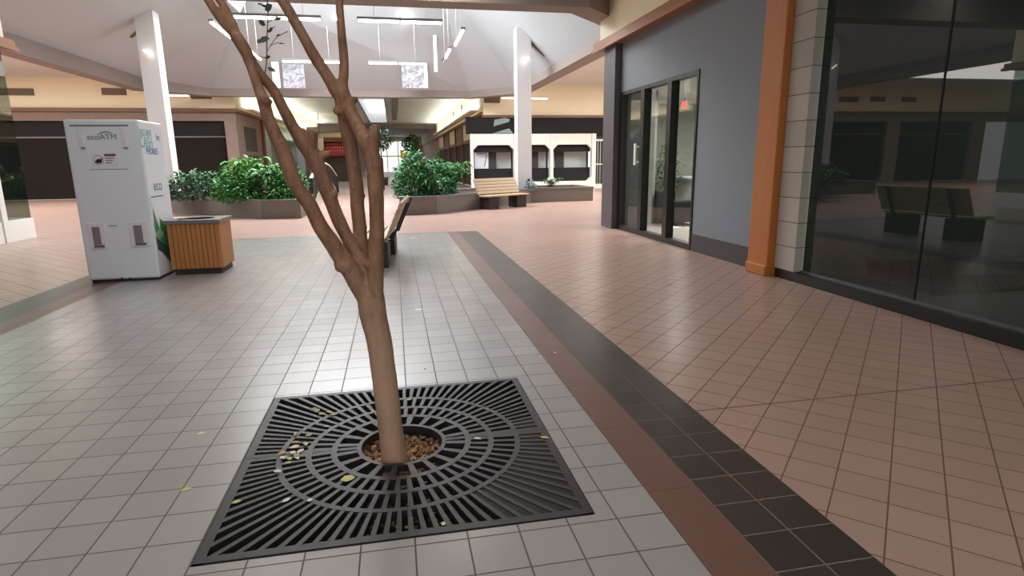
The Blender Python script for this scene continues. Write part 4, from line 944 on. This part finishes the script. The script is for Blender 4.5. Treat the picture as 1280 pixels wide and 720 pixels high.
frond_shrub(1.9, 19.6, zs, 1.2, .75, 34, .2, 'fern', 'light green arching shrub near the far bench, right planter', 16, wide=.3)
frond_shrub(1.05, 17.95, zs, .95, .5, 24, .17, 'dense', 'low dark leafy shrub at the front of the right planter', 12)
mound_shrub(4.85, 21.0, zs, .24, .22, .33, 160, .12, 'bluish', 'small blue-grey plant at the right column’s foot', 'ornamental_plant')
frond_shrub(5.75, 21.6, zs, .5, .5, 14, .14, 'dense', 'low green plant right of the right white column', 9)
mound_shrub(-5.95, 19.8, zs, 1.25, .62, .80, 2200, .15, 'ivy', 'low grey-green shrub in front of the brown shutter, left planter')
frond_shrub(-4.1, 18.7, zs, 1.6, .85, 40, .22, 'palm', 'tall bright green arching shrub in the left planter', 17, wide=.34)
frond_shrub(-3.35, 18.2, zs, 1.25, .75, 34, .21, 'fern', 'mid green arching shrub right of the tall bright one', 15, wide=.36)
mound_shrub(-2.95, 18.9, zs, .36, .6, 1.0, 1300, .14, 'dense', 'dark green shrub at the right end of the left planter')
mound_shrub(-4.35, 18.15, zs, .75, .5, .72, 1300, .15, 'fern', 'low bushy green shrub at the left planter’s front corner')
mound_shrub(-3.1, 17.9, zs, .5, .45, .7, 900, .15, 'fern', 'low green shrub at the front right of the left planter')
mound_shrub(-4.9, 19.5, zs, .6, .45, .9, 1100, .14, 'fern', 'bushy green shrub behind the bright arching one, left planter')

# ------------------------------------------------------------------ benches
def bench(loc, rz, label, mat):
    """bench 1.8 m long along its own x, seat towards -y"""
    t = thing('slatted_bench', label, 'bench', loc, rz, 'slatted benches of the atrium')
    for sx in (-.62, .62):
        b = MB(); b.box(sx-.22, sx+.22, -.14, .27, 0, .38); b.build('plinth', 'bench_base', t, .01)
    for k in range(4):
        y = -.20+k*.115
        b = MB(); b.box(-.92, .92, y, y+.095, .39, .435); b.build('seat_slat', mat, t, .008)
    th = math.radians(24)
    for k in range(5):
        d = .08+k*.107; c_ = Vector((0, .27+math.sin(th)*d, .43+math.cos(th)*d))
        mt = Matrix.Translation(c_) @ Matrix.Rotation(-th, 4, 'X')
        b = MB(); b.box(-.92, .92, -.02, .02, -.048, .048, mt); b.build('back_slat', mat, t, .006)
    for sx in (-.62, .62):
        b = MB(); mt = Matrix.Translation((sx, .31, .38)) @ Matrix.Rotation(-th, 4, 'X'); b.box(-.035, .035, .0, .03, 0, .60, mt); b.box(sx-.035, sx+.035, -.19, .33, .37, .39); b.build('bracket', 'bench_base', t)
    return t
bench((-.34, 9.42, 0), -PI/2-.08, 'slatted wooden bench on the grey floor, partly behind the tree trunk', 'bench_wood')
bench((3.5, 18.85, 0), math.radians(33), 'slatted wooden bench against the right planter', 'bench_wood2')

# ------------------------------------------------------------------ phone-recycling kiosk (white cabinet)
AX0, AX1, AY0, AY1, AH = -3.97, -3.12, 8.44, 9.22, 2.06
atm = thing('phone_kiosk', 'tall white phone recycling kiosk beside the wooden bin', 'kiosk', (AX0, AY0, 0)); W_ = AX1-AX0; D_ = AY1-AY0
b = MB(); b.box(0, W_, 0, D_, .03, AH); b.build('cabinet', 'white', atm, .03, 3)
b = MB(); b.box(.03, W_-.02, .02, D_-.03, 0, .035); b.build('plinth', 'black', atm)
fx = lambda x, y: (lambda p: (p.x-AX0, p.z))(at_y(x, y, AY0))
for nm, c4 in (('left', ((96,158),(106.5,184))), ('right', ((150,158),(160,184)))):
    (xa, za), (xb, zb_) = fx(*c4[0]), fx(*c4[1])
    b = MB(); b.box(min(xa,xb), max(xa,xb), -.012, .002, zb_, za); h_ = b.build('cover_strip', 'label_white', atm, .004)
    b = MB(); b.box(min(xa,xb)+.01, max(xa,xb), -.014, .002, zb_-.02, zb_-.005); b.build('painted_strip_shadow', 'label_grey', h_)  # grey strip painted as the shadow below each cover strip
b = MB(); b.box(.07, W_-.12, -.003, .002, AH-.085, AH-.065); b.build('vent_slot', 'label_grey', atm)
# logo
xa, za = fx(127.5, 171.5); text('ecoATM', .096, (xa, -.004, za), (PI/2, 0, 0), 'label_grey', atm, 'logo_lettering', 1.0)
b = MB(); pts = []
for k in range(9): a = math.radians(150-k*14); pts.append((xa+.05+.1*math.cos(a), -.004, za+.0+.065*math.sin(a)))
b.tube(pts, [.003+.004*math.sin(PI*k/8) for k in range(9)], 6); b.build('logo_swoosh', 'label_grey', atm)
# warning notice
(xa, za), (xb, zb_) = fx(114, 192), fx(148, 208)
nt_ = MB(); nt_.box(xa, xb, -.005, .002, zb_, za); nt = nt_.build('notice', 'label_white', atm)
b = MB(); b.box(xa+.145, xb-.01, -.0065, -.004, za-.035, za-.005); b.build('notice_header', 'label_red', nt)
b = MB()
for k in range(3): b.box(xa+.15, xb-.03-.02*k, -.0065, -.004, za-.065-k*.028, za-.053-k*.028)
b.build('notice_text', 'label_grey', nt)
b = MB(); cx, cz = xa+.075, (za+zb_)/2
b.extrude([(cx-.05,-.007,cz-.02),(cx-.02,-.007,cz-.04),(cx+.03,-.007,cz-.035),(cx+.045,-.007,cz+.03),(cx+.02,-.007,cz+.01),(cx-.01,-.007,cz+.015)], (0,.003,0)); b.build('notice_symbol', 'black', nt)
b = MB(); pts = [(cx+.055*math.cos(a), -.0055, cz+.055*math.sin(a)) for a in [2*PI*k/20 for k in range(21)]]; b.tube(pts, .003, 5); b.build('notice_ring', 'label_grey', nt)
b = MB(); (x0_, z0_), (x1_, z1_) = fx(112, 212), fx(160, 212); b.box(x0_, x1_, -.002, .002, z0_-.004, z0_+.004); b.build('panel_seam', 'label_grey', atm)
# two recessed ports
for c4 in (((108,279),(136,311)), ((160,277),(188,308))):
    (xa, za), (xb, zb_) = fx(*c4[0]), fx(*c4[1])
    b = MB(); b.box(xa, xb, -.014, .002, zb_, za); po = b.build('port_surround', 'label_white', atm, .01)
    b = MB(); b.box(xa+.055, xb-.065, -.017, -.01, zb_+.06, za-.05); b.build('port_window', 'purple', po)
    b = MB(); b.box(xa+.06, xb-.035, -.03, -.01, zb_+.025, zb_+.055); b.build('port_lip', 'steel', po)
for px_ in (152.5, 162.5):
    xa, za = fx(px_, 348); b = MB(); b.tube([(xa, .002, za), (xa, -.006, za)], .012, 10); b.build('bolt', 'black', atm)
b = MB(); (xa, za), (xb, _) = fx(136, 282.5), fx(146, 282.5); b.box(xa, xb, -.003, .002, za-.006, za+.006); b.build('handle_slot', 'label_grey', atm)
# right side print
sxp = W_+.002
sf_ = lambda x, y: (lambda p: (p.y-AY0, p.z))(at_x(x, y, AX1))
def stext(body, x, y, size, mat, sx=1.0):
    yy, zz = sf_(x, y); return text(body, size, (sxp, yy, zz), (PI/2, 0, PI/2), mat, atm, 'side_lettering', sx)
stext('INSTANT', 182, 166.5, .125, 'label_teal', .72); stext('CASH', 183, 178.5, .2, 'label_teal', .8); stext('for', 197, 172, .12, 'label_blue', .8); stext('PHONES', 190, 189.5, .12, 'label_blue', .85)
stext('eco', 197, 232, .2, 'label_grey', 1.0)
yy, zz = sf_(196, 245); b = MB(); b.box(sxp-.003, sxp+.001, yy-.2, yy+.22, zz-.012, zz+.004); b.build('side_rule', 'label_blue', atm)
def sprint(pts, mat, nm, d=0):
    b = MB(); b.extrude([(sxp-.003, sf_(x, y)[0], sf_(x, y)[1]) for x, y in pts], (.004+d, 0, 0)); b.build(nm, mat, atm)
def syz(pts, mat, nm, d=0):
    b = MB(); b.extrude([(sxp-.003, y, z) for y, z in pts], (.004+d, 0, 0)); b.build(nm, mat, atm)
syz([(.07,.96),(.14,.88),(.25,.80),(.5,.68),(.76,.6),(.76,.40),(.4,.42),(.1,.55),(.045,.7)], 'green_print', 'leaf_print')
syz([(.05,.58),(.1,.54),(.4,.41),(.76,.38),(.76,.06),(.45,.16),(.2,.34),(.06,.40)], 'green_dark', 'leaf_shade_print')
syz([(.03,1.08),(.10,1.0),(.16,.9),(.24,.82),(.22,.62),(.15,.78),(.08,.92),(.03,1.0)], 'label_white', 'swirl_print', .001)
syz([(.08,.62),(.2,.66),(.33,.6),(.28,.54),(.12,.53)], plain('pale_green_print', (140,190,140), .5), 'light_leaf_print', .001)

# ------------------------------------------------------------------ wooden litter bin
BX0, BX1, BY0, BY1 = -3.06, -2.40, 8.72, 9.34
lb = thing('litter_bin', 'square wood-slatted litter bin beside the white kiosk', 'bin', ((BX0+BX1)/2, (BY0+BY1)/2, 0)); hx, hy = (BX1-BX0)/2, (BY1-BY0)/2
b = MB(); b.box(-hx+.03, hx-.03, -hy+.03, hy-.03, 0, .09); b.build('kick_base', 'bench_base', lb)
b = MB(); b.box(-hx+.025, hx-.025, -hy+.025, hy-.025, .09, .70); b.build('carcass', 'bench_base', lb)
ns = 11
for k in range(ns):
    w_ = 2*hx/ns; x = -hx+k*w_
    for y0, y1 in ((-hy, -hy+.024), (hy-.024, hy)):
        b = MB(); b.box(x+.002, x+w_-.004, y0, y1, .085, .702); b.build('slat', 'slat', lb, .003, 1)
for k in range(ns):
    w_ = 2*(hy-.026)/ns; y = -(hy-.026)+k*w_
    for x0, x1 in ((-hx, -hx+.024), (hx-.024, hx)):
        b = MB(); b.box(x0, x1, y+.002, y+w_-.002, .085, .702); b.build('slat', 'slat', lb, .003, 1)
# lid with a round opening
b = MB(); rr = .2; n = 32; ox, oy = hx+.02, hy+.02
inn = [(rr*math.cos(2*PI*k/n), rr*math.sin(2*PI*k/n)) for k in range(n)]
def sqp(a):
    c_, s_ = math.cos(a), math.sin(a); k = min(ox/max(1e-6, abs(c_)), oy/max(1e-6, abs(s_))); return (c_*k, s_*k)
outp = [sqp(2*PI*k/n) for k in range(n)]
for k in range(n):
    j = (k+1) % n; q = [inn[k], outp[k], outp[j], inn[j]]
    # include the square's corners
    if abs(abs(outp[k][0])-ox) < 1e-6 and abs(abs(outp[j][1])-oy) < 1e-6 and not abs(abs(outp[j][0])-ox) < 1e-6: q = [inn[k], outp[k], (math.copysign(ox, outp[k][0]), math.copysign(oy, outp[j][1])), outp[j], inn[j]]
    elif abs(abs(outp[k][1])-oy) < 1e-6 and abs(abs(outp[j][0])-ox) < 1e-6 and not abs(abs(outp[k][0])-ox) < 1e-6: q = [inn[k], outp[k], (math.copysign(ox, outp[j][0]), math.copysign(oy, outp[k][1])), outp[j], inn[j]]
    b.extrude([(x, y, .705) for x, y in q], (0, 0, .05))
b.build('lid', 'steel', lb)
b = MB(); b.lathe((0, 0, .7), [(.001,.012),(rr,.012),(rr,.045),(rr-.006,.045),(rr-.008,.016),(.001,.016)], 28); b.build('liner', 'blackmatte', lb)
b = MB()
for k in range(6): a = k*1.05; b.leaf(Vector((0,0,.0)), Vector((math.cos(a), math.sin(a), .5)), Vector((0,0,1)), .09, .07, .2)
o = b.build('crumpled_tissue', 'cloth'); o.location = (BX0+.13, BY0+.16, .757); tag(o, 'crumpled white tissue on the wooden bin’s lid', 'tissue')

# ------------------------------------------------------------------ arched bridge railing between the planters
br = thing('arched_railing', 'black arched bridge railing with cream handrail between the planters', 'railing', (-2.86, 22, 0))
n = 22; b = MB(); hr = []; lt = []
Y0_, Y1_ = -.1, 9.5
for i in range(n):
    u0, u1 = i/n, (i+1)/n
    def prof(u):
        top = .93+.55*math.sin(PI*min(1, u*1.02))-.1*u; bot = .02+.78*math.sin(PI*u)**.8
        return Y0_+(Y1_-Y0_)*u, top, bot
    (ya, ta, ba), (yb, tb, bb) = prof(u0), prof(u1)
    b.add([(-.05,ya,ba),(-.05,yb,bb),(-.05,yb,tb),(-.05,ya,ta),(.05,ya,ba),(.05,yb,bb),(.05,yb,tb),(.05,ya,ta)], [(0,1,2,3),(7,6,5,4),(3,2,6,7),(0,4,5,1)]+([(0,3,7,4)] if i == 0 else [])+([(1,5,6,2)] if i == n-1 else []))
    hr.append((0, ya, ta+.02)); lt.append((0, ya, ba))
hr.append((0, yb, tb+.02)); b.build('side_panel', 'blackmatte', br)
b = MB(); b.tube(hr, .06, 8); b.build('handrail', 'cream', br)
b = MB()
for i in range(1, n):
    y, _, bt = 0, 0, lt[i][2]; yy = lt[i][1]
    if bt > .12: b.tube([(0, yy, bt), (0, yy-.12, max(.02, bt-.2))], .014, 5)
b.tube([(p[0], p[1]-.1, max(.02, p[2]-.2)) for p in lt], .022, 6); b.tube([(p[0], p[1], max(.03, p[2]-.02)) for p in lt], .02, 6)
b.build('lattice', 'palegreen', br)
for yy in (Y0_, Y1_):
    b = MB(); b.box(-.08, .08, yy-.06, yy+.06, 0, .98 if yy < 1 else .85); b.build('end_post', 'black', br)

# ------------------------------------------------------------------ lights
w = bpy.data.worlds.new('world'); scene.world = w; w.use_nodes = True
bg = w.node_tree.nodes['Background']; bg.inputs[0].default_value = (.97, .97, 1, 1); bg.inputs[1].default_value = 1.0
def area(name, loc, sx, sy, power, col=(1,1,1), rot=(0,0,0), spread=PI):
    l = bpy.data.lights.new(name, 'AREA'); l.shape = 'RECTANGLE'; l.size = sx; l.size_y = sy; l.energy = power; l.color = col; l.spread = spread
    o = bpy.data.objects.new(name, l); COL.objects.link(o); o.location = loc; o.rotation_euler = rot; return o
# daylight through the atrium skylight, warm unseen lights added to brighten the cross mall
area('skylight_daylight', (OXc, OYc, ZT+.9), 4.5, 6.5, 1900, (.96, .98, 1))
area('left_mall_fill', (-16, 22, 5.25), 12, 8, 1700, (1, .96, .9)); area('right_mall_fill', (12, 22, 5.25), 8, 8, 1500, (1, .96, .9))
for nm, x in (('uplight_fill_right', CR-.3), ('uplight_fill_left', CL+.3)): area(nm, (x, 47, 4.16), .3, 30, 400, (1, .96, .88), (PI, 0, 0))  # upward lights added to brighten the far corridor
area('lobby_light', (7.5, 12, 2.95), 2, 3, 380, (1, .97, .93))
area('shop_fill', (9, 3, 3.85), 3, 3, 160, (.9, 1, .94)); area('corner_shop_fill', (-9.2, 12, 3.8), 1.5, 3, 90, (.92, 1, .95))  # unseen area lights added to lift both shop interiors

scene.view_settings.view_transform = 'Standard'; scene.view_settings.look = 'None'
scene.view_settings.gamma = 1; scene.view_settings.exposure = 0.12; scene.view_settings.use_curve_mapping = False
scene.cycles.use_denoising = True
scene.cycles.max_bounces = 8; scene.cycles.diffuse_bounces = 4; scene.cycles.glossy_bounces = 3; scene.cycles.transparent_max_bounces = 12
scene.cycles.caustics_reflective = False; scene.cycles.caustics_refractive = False
